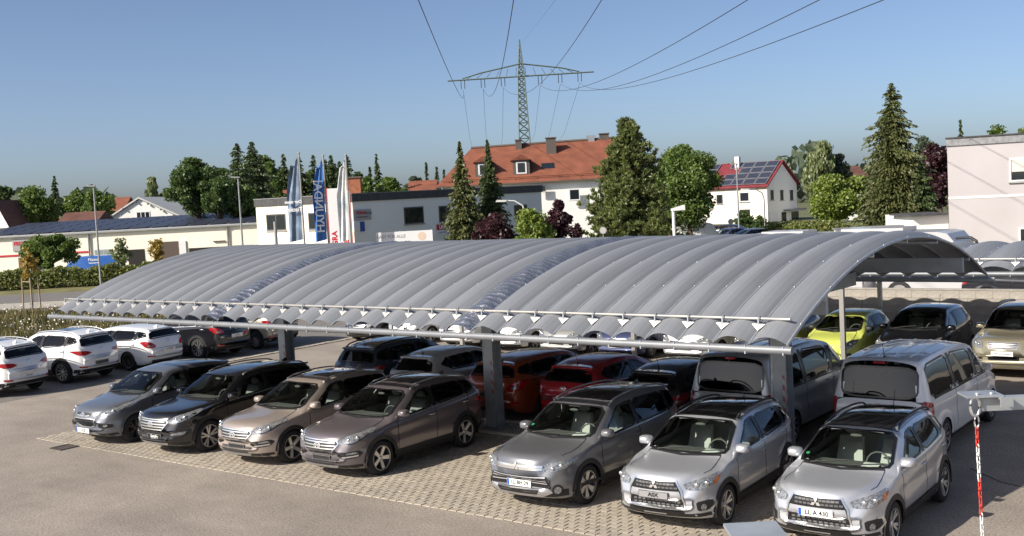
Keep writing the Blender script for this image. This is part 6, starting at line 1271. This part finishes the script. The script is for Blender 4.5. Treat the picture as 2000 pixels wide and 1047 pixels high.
# nose towards +x in the world: local -x is the way it points after the half turn
pr = [(0, .35), (-.05, 1.4), (.25, 2.9), (.6, 3.45), (1.0, 3.55), (Lc, 3.55), (Lc, .35)]; n = len(pr)
MB().add([(x, -1.25, z) for x, z in pr]+[(x, 1.25, z) for x, z in pr], [tuple(range(n)), tuple(range(n, 2*n))[::-1]]+[(i, n+i, n+(i+1) % n, (i+1) % n) for i in range(n)]).build('body', Mc, ct)
for i in range(5): MB().box(1.3+i*2.1, 3.2+i*2.1, 1.25, 1.262, 1.95, 3.1).build('side_window', M_pane, ct)
MB().add([(-.03, -1.1, 1.5), (.24, -1.1, 2.95), (.24, 1.1, 2.95), (-.03, 1.1, 1.5)], [(0, 1, 2, 3)]).build('windscreen', M_pane, ct)
for x in (2.6, 8.6, 9.9): o = MB().tube([(x, 1.0, .5), (x, 1.27, .5)], .5, 18).build('wheel', M_tyre, ct); MB().tube([(x, 1.271, .5), (x, 1.28, .5)], .3, 14).build('rim', M_chrome, o)
for k, (z0, z1, x0, x1) in enumerate(((1.7, .7, 4, 8), (1.5, .5, 5.5, 9.5), (1.8, .9, 7, 11))): MB().tube([(x0+(x1-x0)*t, 1.262, z0+(z1-z0)*t*t) for t in np.linspace(0, 1, 9)], .03, 5).build('swoosh', mat('swoosh_grey', (.25, .26, .33), .5), ct)
MB().tube([(.25, 1.2, 3.2), (-.35, 1.35, 3.25), (-.6, 1.4, 3.05)], .07, 6).ell((-.6, 1.4, 2.75), (.1, .17, .32), 8, 8).build('mirror', M_black, ct); MB().box(2.5, 5.2, -.9, .9, 3.56, 3.78).build('roof_unit', Mc, ct); MB().box(7, 9, -.8, .8, 3.56, 3.72).build('roof_unit', Mc, ct)
box_van('white panel van parked left of the coach beyond the block wall', gnd(1693, 47), R(180), 4.9, 1.85, 1.9, Mc, [], M_ink)
# ------------------------------------------------------------------ barrier arm with chain, foreground post
g0 = at(1905, 790, 5.6); br = empty('barrier_arm', g0, R(37.69-3)); tag(br, 'galvanised barrier beam with flat plate and shackle, lower right', 'barrier beam')
MB().box(.03, 1.6, -.03, .03, -.03, .035).build('beam', M_galv, br); MB().box(-.065, .115, -.07, .07, .046, .056).build('top_plate', M_galv, br); MB().box(.09, .15, -.085, -.02, .036, .045).build('angle_bracket', M_galv, br); MB().box(.09, .15, -.1, -.086, .0, .05).build('angle_bracket', M_galv, br)
MB().tube([(-.02+.024*math.cos(a), -.05, -.0+.048*math.sin(a)) for a in np.linspace(0, 6.283, 17)[:-1]], .007, 6, closed=True).build('shackle', M_chrome, br)
MB().tube([(.0, -.03, .058), (.0, -.03, .066)], .012, 6).build('bolt', M_screw, br); MB().tube([(.07, -.03, .058), (.07, -.03, .066)], .012, 6).build('bolt', M_screw, br); MB().box(1.5, 1.62, -.06, .06, -4.2, .046).build('upright', M_galv, br)
chn = empty('chain', g0+Vector((-.015, 0, -.05)), R(37)); tag(chn, 'red and white plastic chain hanging from the barrier beam', 'chain')
M_cr, M_cw = mat('chain_red', (.62, .05, .03), .45), mat('chain_white', (.78, .78, .76), .45)
cl = MB().tube([(.0085*math.cos(a), 0, .020*math.sin(a)+(.010 if math.sin(a) > 0 else -.010)) for a in np.linspace(0, 6.283, 13)[:-1]], .0032, 6, closed=True).me('link')
cl2 = cl.copy()
MB().tube([(.011*math.cos(a), 0, .032*math.sin(a)) for a in np.linspace(0, 6.283, 13)[:-1]], .0045, 6, closed=True).build('snap_hook', M_chrome, chn, (0, -.05, -.03))
for i in range(24):
    red = i < 2 or 6 <= i < 10 or 14 <= i < 18; obj('chain_link', cl if red else cl2, M_cr if red else M_cw, chn, (.0012*i, -.05, -.085-i*.044), (0, R(-1.5), R(20) if i % 2 else R(110)))
fpst = empty('steel_post', at(1475, 1035, 6.2)*1.0, R(37.69)); zt = fpst.location.z; fpst.location.z = 0; tag(fpst, 'grey square steel post with flat cap at the lower edge', 'post'); MB().box(-.12, .12, -.12, .12, 0, zt-.02).build('shaft', M_galv, fpst); MB().box(-.15, .15, -.15, .15, zt-.018, zt).build('cap', M_strut, fpst)
# ------------------------------------------------------------------ unseen white building added at the right: bounces light onto car sides, fills reflections
dl = empty('unseen_bounce_building', (7.5, 6, 0)); tag(dl, 'long white building added out of view at the right to bounce light', 'building'); MB().box(0, 10, 0, 38, 0, 5.6).build('wall', M_white, dl)
for i in range(6): o = MB().box(-.03, 0, 1+i*6, 5.5+i*6, .6, 3.0).build('window', M_wfr, dl); MB().box(-.045, -.031, 1.2+i*6, 5.3+i*6, .75, 2.85).build('pane', M_pane, o)
